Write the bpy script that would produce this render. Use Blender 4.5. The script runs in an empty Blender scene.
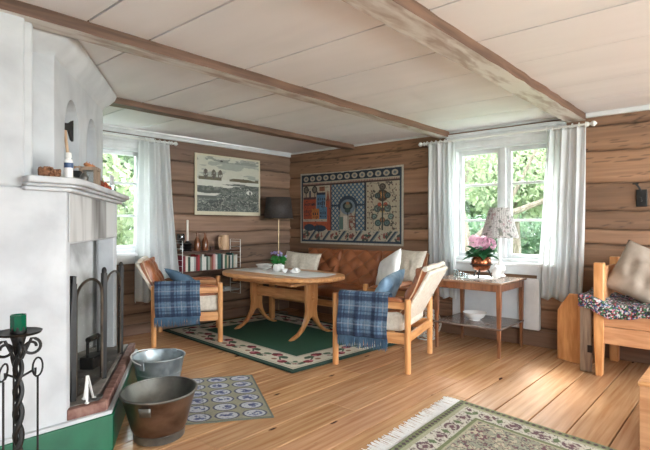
import bpy, bmesh, math, random
import numpy as np
from mathutils import Vector, Matrix, Euler
R = math.radians
random.seed(5); rng = np.random.default_rng(7)
S = bpy.context.scene
COL = S.collection

# ---------------------------------------------------------------- camera, sky, sun, big lights, exposure
cam = bpy.data.objects.new('camera', bpy.data.cameras.new('camera')); COL.objects.link(cam)
cam.location = (0, 0, 1.2); cam.rotation_euler = (R(90), 0, R(41.2 - 90))
cam.data.sensor_width = 36; cam.data.lens = 491 / 650 * 36; cam.data.clip_start = .05
S.camera = cam
S.view_settings.view_transform = 'Standard'; S.view_settings.look = 'None'
S.view_settings.gamma = 1; S.view_settings.use_curve_mapping = False
S.view_settings.exposure = 0.42
w = bpy.data.worlds.new('sky'); S.world = w; w.use_nodes = True
bg = w.node_tree.nodes['Background']; bg.inputs[0].default_value = (.90, .96, 1, 1); bg.inputs[1].default_value = 13.0
def sun(name, direction, strength, angle, color):
    l = bpy.data.lights.new(name, 'SUN'); l.energy = strength; l.angle = R(angle); l.color = color
    o = bpy.data.objects.new(name, l); COL.objects.link(o)
    o.rotation_euler = Vector(direction).to_track_quat('-Z', 'Y').to_euler(); return o
sun('sun', (-1.25, -.62, -1.35), 13.0, 15, (1, .97, .93))
def area(name, loc, direction, sx, sy, power, color=(1, 1, 1)):
    l = bpy.data.lights.new(name, 'AREA'); l.shape = 'RECTANGLE'; l.size = sx; l.size_y = sy; l.energy = power; l.color = color
    o = bpy.data.objects.new(name, l); COL.objects.link(o); o.location = loc
    o.rotation_euler = Vector(direction).to_track_quat('-Z', 'Z').to_euler(); return o
# added fill lamps, set in two made-up window openings behind the camera
area('added_fill_left', (-1.02, -1.9, 1.4), (1, .12, -.05), 1.6, 1.3, 60, (.88, .95, 1))
area('added_fill_back', (3.1, -3.32, 1.4), (.0, 1, -.0), 2.8, 1.3, 150, (.88, .95, 1))

# ---------------------------------------------------------------- helpers
def lin(c):
    c = np.asarray(c, float) / 255.
    return np.where(c <= .04045, c / 12.92, ((c + .055) / 1.055) ** 2.4)
class MB:
    def __init__(s): s.v = []; s.f = []; s.m = []; s.k = 0
    def add(s, vs, fs):
        o = len(s.v); s.v += [tuple(v) for v in vs]
        for f in fs: s.f.append(tuple(i + o for i in f)); s.m.append(s.k)
        return s
    def box(s, lo, hi, M=None):
        x0, y0, z0 = lo; x1, y1, z1 = hi
        v = [Vector(p) for p in ((x0,y0,z0),(x1,y0,z0),(x1,y1,z0),(x0,y1,z0),(x0,y0,z1),(x1,y0,z1),(x1,y1,z1),(x0,y1,z1))]
        if M is not None: v = [M @ p for p in v]
        return s.add(v, [(0,3,2,1),(4,5,6,7),(0,1,5,4),(1,2,6,5),(2,3,7,6),(3,0,4,7)])
    def beam(s, a, b, wd, th, up=(0,0,1)):
        a = Vector(a); b = Vector(b); d = b - a; L = d.length; d.normalize()
        sd = d.cross(Vector(up))
        if sd.length < 1e-4: sd = d.cross(Vector((1,0,0)))
        sd.normalize(); u = sd.cross(d)
        M = Matrix(((d.x,sd.x,u.x,a.x),(d.y,sd.y,u.y,a.y),(d.z,sd.z,u.z,a.z),(0,0,0,1)))
        return s.box((0,-wd/2,-th/2),(L,wd/2,th/2), M)
    def tube(s, pts, r, n=8, closed=False):
        pts = [Vector(p) for p in pts]; N = len(pts)
        rr = r if hasattr(r, '__len__') else [r] * N
        rings = []; prev = None
        for i, p in enumerate(pts):
            if closed: t = pts[(i+1) % N] - pts[i-1]
            else: t = pts[min(i+1, N-1)] - pts[max(i-1, 0)]
            if t.length < 1e-9: t = Vector((0,0,1))
            t.normalize()
            if prev is None:
                prev = t.orthogonal().normalized()
            prev = (prev - t * prev.dot(t))
            if prev.length < 1e-6: prev = t.orthogonal()
            prev.normalize(); b = t.cross(prev)
            rings.append([p + (prev * math.cos(2*math.pi*k/n) + b * math.sin(2*math.pi*k/n)) * rr[i] for k in range(n)])
        vs = [v for g in rings for v in g]; fs = []
        for i in range(N if closed else N - 1):
            j = (i + 1) % N
            for k in range(n):
                fs.append((i*n+k, i*n+(k+1) % n, j*n+(k+1) % n, j*n+k))
        if not closed:
            fs.append(tuple(range(n-1, -1, -1))); fs.append(tuple((N-1)*n + k for k in range(n)))
        return s.add(vs, fs)
    def lathe(s, prof, n=24, c=(0,0,0), sx=1, sy=1, M=None):
        vs = []; fs = []
        for r, z in prof:
            for k in range(n):
                a = 2*math.pi*k/n; p = Vector((c[0]+r*sx*math.cos(a), c[1]+r*sy*math.sin(a), c[2]+z))
                vs.append(M @ p if M is not None else p)
        N = len(prof)
        for i in range(N-1):
            for k in range(n): fs.append((i*n+k, i*n+(k+1) % n, (i+1)*n+(k+1) % n, (i+1)*n+k))
        if prof[0][0] > 1e-6: fs.append(tuple(range(n-1, -1, -1)))
        if prof[-1][0] > 1e-6: fs.append(tuple((N-1)*n+k for k in range(n)))
        return s.add(vs, fs)
    def prism(s, poly, z0, z1, M=None):
        n = len(poly); v = [Vector((x, y, z0)) for x, y in poly] + [Vector((x, y, z1)) for x, y in poly]
        if M is not None: v = [M @ p for p in v]
        return s.add(v, [tuple(range(n-1, -1, -1)), tuple(range(n, 2*n))] + [(i, (i+1) % n, n+(i+1) % n, n+i) for i in range(n)])
    def ball(s, c, r, n=10, sc=(1,1,1)):
        prof = [(max(1e-7, r*math.sin(math.pi*i/(n//2+1))), -r*math.cos(math.pi*i/(n//2+1))*sc[2]) for i in range(n//2+2)]
        return s.lathe(prof, n, c, sc[0], sc[1])
    def grid(s, fn, nu, nv, cu=False):
        vs = [fn(i/nu, j/nv) for j in range(nv+1) for i in range(nu+1)]
        fs = [(j*(nu+1)+i, j*(nu+1)+i+1, (j+1)*(nu+1)+i+1, (j+1)*(nu+1)+i) for j in range(nv) for i in range(nu)]
        return s.add(vs, fs)
def link(name, me, parent=None, mats=(), bevel=0, sharp=35, smooth=True, solid=0):
    o = bpy.data.objects.new(name, me); COL.objects.link(o)
    for m in (mats if isinstance(mats, (list, tuple)) else [mats]): me.materials.append(m)
    if smooth and len(me.polygons):
        me.polygons.foreach_set('use_smooth', [True] * len(me.polygons))
        if sharp: me.set_sharp_from_angle(angle=R(sharp))
    if parent: o.parent = parent
    if solid:
        md = o.modifiers.new('thickness', 'SOLIDIFY'); md.thickness = solid; md.offset = 0
    if bevel:
        md = o.modifiers.new('bevel', 'BEVEL'); md.width = bevel; md.segments = 2; md.limit_method = 'ANGLE'; md.angle_limit = R(40)
    return o
def obj(name, mb, mats, parent=None, bevel=0, sharp=35, smooth=True, solid=0, recalc=True, merge=0):
    me = bpy.data.meshes.new(name); me.from_pydata(mb.v, [], mb.f)
    if any(mb.m): me.polygons.foreach_set('material_index', mb.m)
    if recalc or merge:
        b = bmesh.new(); b.from_mesh(me)
        if merge: bmesh.ops.remove_doubles(b, verts=b.verts, dist=merge)
        if recalc: bmesh.ops.recalc_face_normals(b, faces=b.faces)
        b.to_mesh(me); b.free()
    me.update()
    return link(name, me, parent, mats, bevel, sharp, smooth, solid)
def tag(o, label=None, cat=None, group=None, kind=None):
    if label: o['label'] = label
    if cat: o['category'] = cat
    if group: o['group'] = group
    if kind: o['kind'] = kind
    return o
def thing(name, label, cat, loc=(0,0,0), rz=0, group=None):
    o = bpy.data.objects.new(name, None); COL.objects.link(o); o.empty_display_size = .05
    o.location = loc; o.rotation_euler = (0,0,rz); return tag(o, label, cat, group)
def struct(name, mb, mats, parent=None, **k):
    o = obj(name, mb, mats, parent, **k)
    if not parent: o['kind'] = 'structure'
    return o
def copy_tree(o, parent=None):
    c = o.copy(); COL.objects.link(c)
    if parent: c.parent = parent
    for ch in list(o.children): copy_tree(ch, c)
    return c
def painted(name, P, C, mats, parent=None, solid=0, smooth=True, sharp=0):
    """P: (nv,nu,3) points, C: (nv,nu,3) sRGB 0-255 colours -> one woven/painted sheet"""
    nv, nu = P.shape[:2]; idx = np.arange(nv*nu).reshape(nv, nu)
    f = np.stack([idx[:-1,:-1], idx[:-1,1:], idx[1:,1:], idx[1:,:-1]], -1).reshape(-1, 4)
    me = bpy.data.meshes.new(name); me.from_pydata(P.reshape(-1,3).tolist(), [], f.tolist())
    a = me.color_attributes.new('Col', 'FLOAT_COLOR', 'POINT')
    c = np.ones((nv*nu, 4)); c[:, :3] = lin(C.reshape(-1, 3)); a.data.foreach_set('color', c.ravel())
    return link(name, me, parent, mats, smooth=smooth, sharp=sharp, solid=solid)
def vnoise(x, y, seed=0):
    r = np.random.default_rng(seed); T = r.random((64, 64))
    xi = np.floor(x).astype(int); yi = np.floor(y).astype(int); fx = x - xi; fy = y - yi
    fx = fx*fx*(3-2*fx); fy = fy*fy*(3-2*fy); g = lambda a, b: T[a % 64, b % 64]
    return (g(xi,yi)*(1-fx)+g(xi+1,yi)*fx)*(1-fy) + (g(xi,yi+1)*(1-fx)+g(xi+1,yi+1)*fx)*fy
def fbm(x, y, seed=0, o=4):
    return sum(vnoise(x*2**k, y*2**k, seed+k)*.5**k for k in range(o)) / sum(.5**k for k in range(o))

# ---------------------------------------------------------------- materials
def newmat(name, rough=.6, metal=0, color=(200,200,200), spec=.5):
    m = bpy.data.materials.new(name); m.use_nodes = True; p = m.node_tree.nodes['Principled BSDF']
    p.inputs['Base Color'].default_value = (*lin(color), 1); p.inputs['Roughness'].default_value = rough
    p.inputs['Metallic'].default_value = metal; p.inputs['Specular IOR Level'].default_value = spec
    return m, m.node_tree.nodes, m.node_tree.links, p
def noise_mat(name, c1, c2, scale=(1,1,1), ns=5, rough=.6, metal=0, detail=5, bump=0, lo=.35, hi=.65, attr=False, spec=.5, knots=0, coord='Object', bscale=None, sheen=0):
    m, N, L, p = newmat(name, rough, metal, c1, spec)
    tc = N.new('ShaderNodeTexCoord'); mp = N.new('ShaderNodeMapping'); mp.inputs['Scale'].default_value = scale
    L.new(tc.outputs[coord], mp.inputs[0])
    n = N.new('ShaderNodeTexNoise'); n.inputs['Scale'].default_value = ns; n.inputs['Detail'].default_value = detail; n.inputs['Distortion'].default_value = .3
    L.new(mp.outputs[0], n.inputs[0])
    cr = N.new('ShaderNodeValToRGB'); cr.color_ramp.elements[0].position = lo; cr.color_ramp.elements[1].position = hi
    cr.color_ramp.elements[0].color = (*lin(c1), 1); cr.color_ramp.elements[1].color = (*lin(c2), 1)
    L.new(n.outputs[0], cr.inputs[0]); out = cr.outputs[0]
    if attr:
        at = N.new('ShaderNodeAttribute'); at.attribute_name = 'Col'
        mx = N.new('ShaderNodeMix'); mx.data_type = 'RGBA'; mx.blend_type = 'MULTIPLY'; mx.inputs[0].default_value = 1
        L.new(at.outputs[0], mx.inputs[6]); L.new(out, mx.inputs[7]); out = mx.outputs[2]
    if knots:
        v = N.new('ShaderNodeTexVoronoi'); v.inputs['Scale'].default_value = knots[0]
        mp2 = N.new('ShaderNodeMapping'); mp2.inputs['Scale'].default_value = knots[1]; L.new(tc.outputs[coord], mp2.inputs[0]); L.new(mp2.outputs[0], v.inputs[0])
        kr = N.new('ShaderNodeValToRGB'); kr.color_ramp.elements[0].position = knots[2]; kr.color_ramp.elements[1].position = knots[2]*1.7
        kr.color_ramp.elements[0].color = (*lin(knots[3]), 1); kr.color_ramp.elements[1].color = (1,1,1,1)
        L.new(v.outputs['Distance'], kr.inputs[0])
        mk = N.new('ShaderNodeMix'); mk.data_type = 'RGBA'; mk.blend_type = 'MULTIPLY'; mk.inputs[0].default_value = 1
        L.new(out, mk.inputs[6]); L.new(kr.outputs[0], mk.inputs[7]); out = mk.outputs[2]
    L.new(out, p.inputs['Base Color'])
    if sheen: p.inputs['Sheen Weight'].default_value = sheen
    if bump:
        b = N.new('ShaderNodeBump'); b.inputs['Strength'].default_value = bump; b.inputs['Distance'].default_value = .01
        n2 = n
        if bscale:
            n2 = N.new('ShaderNodeTexNoise'); n2.inputs['Scale'].default_value = bscale; n2.inputs['Detail'].default_value = 3; L.new(tc.outputs[coord], n2.inputs[0])
        L.new(n2.outputs[0], b.inputs['Height']); L.new(b.outputs[0], p.inputs['Normal'])
    return m
M = {}
M['logB'] = noise_mat('old_timber', (214,211,208), (255,255,255), (1,.5,8), 3, .75, attr=True, bump=.3, lo=.28, hi=.66, detail=7, knots=(1.3,(1,1,2.6),.022,(110,86,70)))
M['logA'] = noise_mat('old_timber_left', (214,211,208), (255,255,255), (.5,1,8), 3, .75, attr=True, bump=.3, lo=.28, hi=.66, detail=7, knots=(1.3,(1,1,2.6),.022,(110,86,70)))
M['floor'] = noise_mat('pine_floor', (216,196,178), (255,253,250), (.7,13,1), 2.6, .27, attr=True, bump=.06, lo=.3, hi=.66, detail=6, knots=(4.4,(.5,1.5,0.01),.055,(100,56,30)))
M['ceil'] = noise_mat('painted_boards', (232,231,233), (240,239,241), (2,.4,1), 2, .6, detail=3, bump=.03)
M['beam'] = noise_mat('brown_beam_paint', (84,60,46), (118,88,70), (.8,12,12), 3, .55, bump=.25)
M['beamw'] = noise_mat('worn_pale_beam_paint', (168,150,138), (216,212,206), (1.6,7,7), 2.2, .5, bump=.2, lo=.38, hi=.58)
M['plaster'] = noise_mat('lime_plaster', (180,183,186), (203,206,208), (1,1,1), 3.5, .85, detail=6, bump=.35, bscale=14)
M['soot'] = noise_mat('sooty_plaster', (166,165,163), (226,227,226), (1,1,.8), 3.2, .9, detail=6, bump=.3, lo=.38, hi=.62)
M['sootface'] = noise_mat('smoke_stained_plaster', (104,101,98), (206,207,206), (1,1,.2), 3.4, .85, detail=3, bump=.1, lo=.34, hi=.56)
M['green'] = noise_mat('green_paint', (0,78,52), (6,98,66), (1,1,1), 5, .35, bump=.1)
M['brick'] = noise_mat('brick', (124,84,74), (158,122,110), (1,1,1), 22, .8, bump=.4, attr=True)
M['slab'] = noise_mat('hearth_stone', (110,106,102), (150,144,136), (1,1,1), 9, .75, bump=.3)
M['white'] = noise_mat('white_gloss_paint', (210,212,213), (222,224,225), (1,1,1), 8, .35)
M['radi'] = noise_mat('radiator_enamel', (214,220,226), (222,228,233), (1,1,1), 8, .4)
M['pine'] = noise_mat('lacquered_pine', (196,132,78), (222,164,108), (5,5,.9), 5, .32, detail=4, bump=.04, knots=(3.4,(1.3,1.3,.7),.035,(120,60,28)))
M['pinex'] = noise_mat('lacquered_pine_long', (198,136,84), (226,170,116), (.9,7,7), 5, .3, detail=4, bump=.04, knots=(3.0,(.8,1.5,1.5),.035,(120,60,28)))
M['piney'] = noise_mat('lacquered_pine_cross', (198,136,84), (226,170,116), (7,.9,7), 5, .3, detail=4, bump=.04, knots=(3.0,(1.5,.8,1.5),.035,(120,60,28)))
M['bedw'] = noise_mat('bed_pine', (180,124,84), (208,156,114), (8,1,9), 3, .4, detail=4, bump=.05, knots=(2.6,(1.3,.8,1.3),.04,(120,60,28)))
M['greyw'] = noise_mat('weathered_wood', (132,112,96), (168,146,126), (9,9,1), 4, .8, bump=.3)
M['walnut'] = noise_mat('brown_stained_wood', (112,70,46), (146,96,64), (6,6,1.2), 5, .3, detail=4, bump=.04)
M['walnuty'] = noise_mat('brown_stained_top', (128,98,80), (160,128,106), (7,1,7), 4, .22, detail=4)
M['dshelf'] = noise_mat('dark_shelf_wood', (62,38,30), (84,52,40), (1,8,8), 5, .4)
M['greyshelf'] = noise_mat('grey_brown_shelf', (104,90,84), (130,116,108), (6,1,6), 4, .2)
M['leather'] = noise_mat('cognac_leather', (134,78,46), (168,104,66), (1,1,1), 6, .36, detail=4, bump=.12, bscale=160)
M['piping'] = noise_mat('tan_piping', (196,160,126), (214,180,148), (1,1,1), 20, .5)
M['canvas'] = noise_mat('cream_canvas', (206,196,180), (224,215,200), (1,1,1), 40, .9, bump=.2)
M['cwhite'] = noise_mat('white_cotton', (236,235,233), (246,245,243), (1,1,1), 9, .9, bump=.25)
M['beigec'] = noise_mat('beige_cushion_cloth', (138,124,110), (162,148,134), (1,1,1), 7, .85, bump=.2)
M['denim'] = noise_mat('blue_denim', (112,144,172), (160,186,206), (1,1,1), 8, .85, bump=.25)
M['denimd'] = noise_mat('dark_blue_denim', (58,84,108), (82,110,134), (1,1,1), 8, .85, bump=.25)
M['woven'] = noise_mat('woven_cloth', (225,225,225), (255,255,255), (1,1,1), 120, .95, attr=True, bump=.35)
M['print'] = noise_mat('printed_sheet', (248,248,248), (255,255,255), (1,1,1), 20, .6, attr=True)
M['black'] = noise_mat('black_iron', (15,14,14), (34,32,30), (1,1,1), 14, .5, metal=.2, bump=.2)
M['brass'] = noise_mat('aged_brass', (130,110,84), (162,142,112), (1,1,1), 10, .35, metal=.8)
M['bronze'] = noise_mat('dark_bronze', (66,58,50), (110,98,84), (1,1,1), 9, .45, metal=.7)
M['copper'] = noise_mat('worn_copper', (104,86,75), (144,126,112), (1,1,1.5), 6, .36, metal=.9, bump=.08)
M['tubin'] = noise_mat('tinned_metal', (92,92,88), (132,132,126), (1,1,1), 6, .45, metal=.75, bump=.08)
M['zinc'] = noise_mat('galvanised_zinc', (140,150,154), (186,194,197), (1,1,1), 11, .4, metal=.8, bump=.1, detail=2)
M['copperpot'] = noise_mat('copper_pot', (126,70,44), (170,104,72), (1,1,1), 6, .25, metal=.9)
M['porcelain'] = newmat('white_porcelain', .18, 0, (236,236,234))[0]
M['wire'] = newmat('white_wire', .4, 0, (226,226,222))[0]
M['bark'] = noise_mat('bark', (82,72,62), (124,112,100), (4,4,1), 5, .95, bump=.6)
M['lawn'] = noise_mat('lawn', (62,86,44), (84,108,60), (1,1,1), 3, .95)
M['dark'] = newmat('dark_gap', .9, 0, (40,32,28))[0]
M['darkshade'] = noise_mat('charcoal_lampshade', (52,46,44), (66,60,57), (1,1,1), 60, .7)
M['candle'] = newmat('candle_wax', .5, 0, (236,232,222))[0]
M['jugwood'] = noise_mat('pale_birch', (182,146,112), (204,170,136), (5,5,1), 6, .55)
M['terracotta'] = noise_mat('orange_gourd', (170,96,50), (206,136,84), (1,1,1), 20, .6)
M['darkgreenglass'] = newmat('green_glass', .08, 0, (0,84,58))[0]
M['cone'] = noise_mat('brown_cone', (92,60,42), (150,104,74), (1,1,1), 60, .8, bump=.6)
M['redflower'] = noise_mat('dried_red_flower', (140,54,34), (190,96,62), (1,1,1), 40, .8)
M['bluelabel'] = newmat('blue_label', .4, 0, (50,74,110))[0]
M['hinge'] = newmat('dark_hinge', .5, .6, (52,46,44))[0]
def leafmat(name, c1, c2, tr=.45):
    m, N, L, p = newmat(name, .55, 0, c1)
    tc = N.new('ShaderNodeTexCoord'); n = N.new('ShaderNodeTexNoise'); n.inputs['Scale'].default_value = 3; L.new(tc.outputs['Object'], n.inputs[0])
    cr = N.new('ShaderNodeValToRGB'); cr.color_ramp.elements[0].position = .35; cr.color_ramp.elements[1].position = .65
    cr.color_ramp.elements[0].color = (*lin(c1), 1); cr.color_ramp.elements[1].color = (*lin(c2), 1); L.new(n.outputs[0], cr.inputs[0])
    L.new(cr.outputs[0], p.inputs['Base Color'])
    t = N.new('ShaderNodeBsdfTranslucent'); L.new(cr.outputs[0], t.inputs[0]); ms = N.new('ShaderNodeMixShader'); ms.inputs[0].default_value = tr
    L.new(p.outputs[0], ms.inputs[1]); L.new(t.outputs[0], ms.inputs[2]); L.new(ms.outputs[0], N['Material Output'].inputs[0])
    return m
M['leaf1'] = leafmat('fresh_leaves', (92,108,78), (146,156,122))
M['leaf2'] = leafmat('mid_green_leaves', (70,90,64), (116,134,98))
M['leaf3'] = leafmat('dull_green_leaves', (62,86,66), (100,124,94))
M['hleaf'] = leafmat('dark_glossy_leaves', (26,84,50), (48,116,72), .15)
M['vleaf'] = leafmat('small_pot_leaves', (40,130,60), (84,170,90), .2)
M['hydr'] = leafmat('hydrangea_petals', (206,150,178), (232,190,208), .3)
M['violet'] = leafmat('violet_petals', (146,130,190), (190,176,220), .3)
M['sheer'] = leafmat('sheer_white_curtain', (236,238,238), (243,244,244), .5)
def glassm(name, tint, refl=.07, rough=.02):
    m = bpy.data.materials.new(name); m.use_nodes = True; N = m.node_tree.nodes; L = m.node_tree.links
    N.remove(N['Principled BSDF']); t = N.new('ShaderNodeBsdfTransparent'); t.inputs[0].default_value = (*lin(tint), 1)
    g = N.new('ShaderNodeBsdfGlossy'); g.inputs['Roughness'].default_value = rough
    x = N.new('ShaderNodeMixShader'); x.inputs[0].default_value = refl; L.new(t.outputs[0], x.inputs[1]); L.new(g.outputs[0], x.inputs[2])
    L.new(x.outputs[0], N['Material Output'].inputs[0]); return m
M['glass'] = glassm('window_glass', (250,253,252), .05)
M['amber'] = noise_mat('brown_bottle_glass', (104,62,42), (128,80,54), (1,1,1), 5, .15)
M['clear'] = glassm('clear_glass', (226,232,232), .2)
M['mesh'] = glassm('fine_fire_mesh', (200,200,198), .03, .5)

def curve_check(): pass

# ---------------------------------------------------------------- room shell
X0, X1, Y0, Y1, ZC = -.9, 5.06, -3.2, 5.11, 2.24
fmb = MB(); cols = []
yb = Y0; k = 0
edges = [Y0]
y = .82 - .2235*18
while y < Y1 + .1:
    if y > Y0 + .05: edges.append(min(y, Y1+.05))
    y += .2235
edges[-1] = Y1 + .05
floor_v, floor_f, floor_c = [], [], []
for i in range(len(edges)-1):
    a, b = edges[i]+.0035, edges[i+1]-.0035
    xs = sorted([X0-.05, X1+.08] + [random.uniform(0, 4.6)])
    for j in range(len(xs)-1):
        base = np.array((202,160,122)) * random.uniform(.95, 1.04) + np.array((0,random.uniform(-2,2),random.uniform(-4,3)))
        x0_, x1_ = xs[j]+.001, xs[j+1]-.001; o = len(floor_v)
        floor_v += [(x0_,a,-.02),(x1_,a,-.02),(x1_,b,-.02),(x0_,b,-.02),(x0_,a,-.003),(x1_,a,-.003),(x1_,b,-.003),(x0_,b,-.003),
                    (x0_+.002,a+.003,0),(x1_-.002,a+.003,0),(x1_-.002,b-.003,0),(x0_+.002,b-.003,0)]
        floor_f += [tuple(q+o for q in f) for f in ((0,1,5,4),(1,2,6,5),(2,3,7,6),(3,0,4,7),(4,5,9,8),(5,6,10,9),(6,7,11,10),(7,4,8,11),(8,9,10,11))]
        floor_c += [base]*12
o = len(floor_v); floor_v += [(X0-.1,Y0-.1,-.018),(X1+.1,Y0-.1,-.018),(X1+.1,Y1+.1,-.018),(X0-.1,Y1+.1,-.018)]; floor_f.append((o,o+1,o+2,o+3)); floor_c += [np.array((50,32,22))]*4
me = bpy.data.meshes.new('floor'); me.from_pydata(floor_v, [], floor_f)
a_ = me.color_attributes.new('Col', 'FLOAT_COLOR', 'POINT'); cc = np.ones((len(floor_v),4)); cc[:,:3] = lin(np.clip(np.array(floor_c),0,255)); a_.data.foreach_set('color', cc.ravel())
fl = link('floor', me, None, M['floor'], smooth=False); fl['kind'] = 'structure'

# ceiling: painted boards running across, dark joints
cm = MB(); js = [X0-.05, -.35, .2, .62, 1.09, 1.43, 2.12, 2.667, 3.19, 3.96, 4.5, X1+.1]
for i in range(len(js)-1):
    g0, g1 = (.0065 if js[i] in (1.09,1.43,2.667,2.12) else .003), (.0065 if js[i+1] in (1.09,1.43,2.667,2.12) else .003); cm.box((js[i]+g0, Y0-.1, ZC), (js[i+1]-g1, Y1+.1, ZC+.02))
cm.k = 1; cm.box((X0-.1, Y0-.1, ZC+.012), (X1+.1, Y1+.1, ZC+.06)); cm.k = 0
struct('ceiling', cm, [M['ceil'], M['dark']], bevel=0, smooth=False)

def logwall(name, axis, pos, lo, hi, zs, opening, mat, seed, base=(150,118,96)):
    """hewn timber wall surface, one mesh; opening=(a0,a1,z0,z1)"""
    na = int((hi-lo)/.035); nz = 230
    A = np.linspace(lo, hi, na+1); Z = np.linspace(0, ZC+.01, nz+1)
    if opening:
        A = np.unique(np.concatenate([A[(np.abs(A-opening[0])>.015)&(np.abs(A-opening[1])>.015)], opening[:2]]))
        Z = np.unique(np.concatenate([Z[(np.abs(Z-opening[2])>.005)&(np.abs(Z-opening[3])>.005)], opening[2:]]))
    AA, ZZ = np.meshgrid(A, Z)
    zs = np.array(sorted(zs)); wob = (fbm(AA*1.3, ZZ*0+3, seed)-.5)*.035
    zz = ZZ + wob
    ci = np.clip(np.searchsorted(zs, zz)-1, 0, len(zs)-2)
    z0 = zs[ci]; z1 = zs[ci+1]; d = np.minimum(zz-z0, z1-zz)
    groove = np.clip(1 - d/.016, 0, 1)
    bulge = np.sqrt(np.clip(d/.05, 0, 1))
    depth = -.022*groove**1.0 + .008*bulge + (fbm(AA*2, ZZ*9, seed+5)-.5)*.014
    r = np.random.default_rng(seed); tone = r.uniform(.86, 1.12, len(zs)+2)[ci]
    st = fbm(AA*1.1, ZZ*38, seed+9); big = fbm(AA*.9, ZZ*2.2, seed+20)
    crack = (np.abs(fbm(AA*.8, ZZ*14, seed+31)-.5) < .010) & (fbm(AA*.9, ZZ*3, seed+40) > .52)
    C = np.array(base)[None,None,:] * (tone*(.80+.20*st+.20*big))[...,None]
    warm = fbm(AA*.6+7, ZZ*1.4, seed+50); C = C * np.stack([1+.05*(warm-.5), np.ones_like(warm), 1-.16*(warm-.5)], -1)
    C[crack] *= .72; C *= (1-.5*np.clip(1-d/.008, 0, 1))[...,None]
    if axis == 'X': P = np.stack([pos - depth, AA, ZZ], -1)
    else: P = np.stack([AA, pos - depth, ZZ], -1)
    P = P.reshape(-1,3); nA = len(A); nZ = len(Z)
    idx = np.arange(nA*nZ).reshape(nZ, nA)
    f = np.stack([idx[:-1,:-1], idx[:-1,1:], idx[1:,1:], idx[1:,:-1]], -1)
    ca = (A[:-1]+A[1:])/2; cz = (Z[:-1]+Z[1:])/2; keep = np.ones((nZ-1, nA-1), bool)
    if opening:
        keep = ~((ca[None,:]>opening[0])&(ca[None,:]<opening[1])&(cz[:,None]>opening[2])&(cz[:,None]<opening[3]))
    f = f[keep]
    if axis == 'X': f = f[:, ::-1]
    vs = P.tolist(); fs = f.tolist(); cols = lin(np.clip(C.reshape(-1,3),0,255))
    # solid wall body behind the hewn face
    mb = MB(); t0, t1 = pos+.03, pos+.19
    def bb(a0,a1,z0,z1):
        if axis == 'X': mb.box((t0,a0,z0),(t1,a1,z1))
        else: mb.box((a0,t0,z0),(a1,t1,z1))
    if opening:
        a0,a1,z0,z1 = opening
        bb(lo,a0,0,ZC+.05); bb(a1,hi,0,ZC+.05); bb(a0,a1,0,z0); bb(a0,a1,z1,ZC+.05)
    else: bb(lo,hi,0,ZC+.05)
    n0 = len(vs); vs += mb.v; fs += [[i+n0 for i in q] for q in mb.f]
    me = bpy.data.meshes.new(name); me.from_pydata(vs, [], fs)
    at = me.color_attributes.new('Col', 'FLOAT_COLOR', 'POINT'); cc = np.ones((len(vs),4)); cc[:,:3] = lin((120,96,78)); cc[:n0,:3] = cols; at.data.foreach_set('color', cc.ravel())
    o = link(name, me, None, mat, sharp=60); o['kind'] = 'structure'; return o
WB = (1.435, 2.525, .82, 2.045)     # window in the right wall: Y0, Y1, z0, z1
WA = (1.70, 2.80, .90, 2.04)     # window in the left-hand wall: X0, X1, z0, z1
logwall('wall_right', 'X', X1, Y0, Y1+.03, [0,.17,.36,.56,.80,1.02,1.155,1.327,1.58,1.877,2.11,2.3], WB, M['logB'], 11, (148,113,88))
logwall('wall_back', 'Y', Y1, X0, X1+.03, [0,.22,.45,.70,.93,1.12,1.33,1.55,1.715,1.95,2.3], WA, M['logA'], 23, (136,109,90))
# unseen walls behind the camera, each with an opening added for a fill lamp
mb = MB(); mb.box((X0-.15,Y0,0),(X0,-2.75,ZC)); mb.box((X0-.15,-1.05,0),(X0,Y1,ZC)); mb.box((X0-.15,-2.75,0),(X0,-1.05,.72)); mb.box((X0-.15,-2.75,2.08),(X0,-1.05,ZC))
struct('wall_left', mb, M['plaster'])
mb = MB(); mb.box((X0,Y0-.15,0),(1.65,Y0,ZC)); mb.box((4.55,Y0-.15,0),(X1+.1,Y0,ZC)); mb.box((1.65,Y0-.15,0),(4.55,Y0,.72)); mb.box((1.65,Y0-.15,2.08),(4.55,Y0,ZC))
struct('wall_front', mb, M['plaster'])

# beams
def ceilbeam(name, y0, y1, z0, z1, x0, x1, label, mats, wob=.006):
    mb = MB(); n = 40
    pts = []
    for i in range(n+1):
        x = x0+(x1-x0)*i/n; a = random.uniform(-wob,wob); b = random.uniform(-wob,wob); c = random.uniform(-wob,wob)*.6
        pts.append([(x,y0+a,z1+.01),(x,y0+a*.5,z0+c),(x,y1+b,z0+c*.5),(x,y1+b,z1+.01)])
    vs = [p for q in pts for p in q]
    for i in range(n):
        for k in range(4):
            mb.k = 1 if k == 1 else 0
            mb.add([], []); j = (k+1) % 4
            mb.f.append((i*4+k, i*4+j, (i+1)*4+j, (i+1)*4+k)); mb.m.append(mb.k)
    mb.f += [(0,3,2,1), (n*4,n*4+1,n*4+2,n*4+3)]; mb.m += [0,0]; mb.v = vs
    o = obj(name, mb, mats, sharp=30); o['kind'] = 'structure'; return o
ceilbeam('trim_3', 2.565, 2.69, 2.178, ZC, X0, X1-.005, None, [M['beam'], M['beamw']])
ceilbeam('trim_4', 3.91, 4.03, 2.19, ZC, X0, X1-.005, None, [M['beam'], M['beam']])
ceilbeam('trim_5', 1.185, 1.355, 2.175, ZC, X0, X1-.005, None, [M['beam'], M['beamw']])
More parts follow.
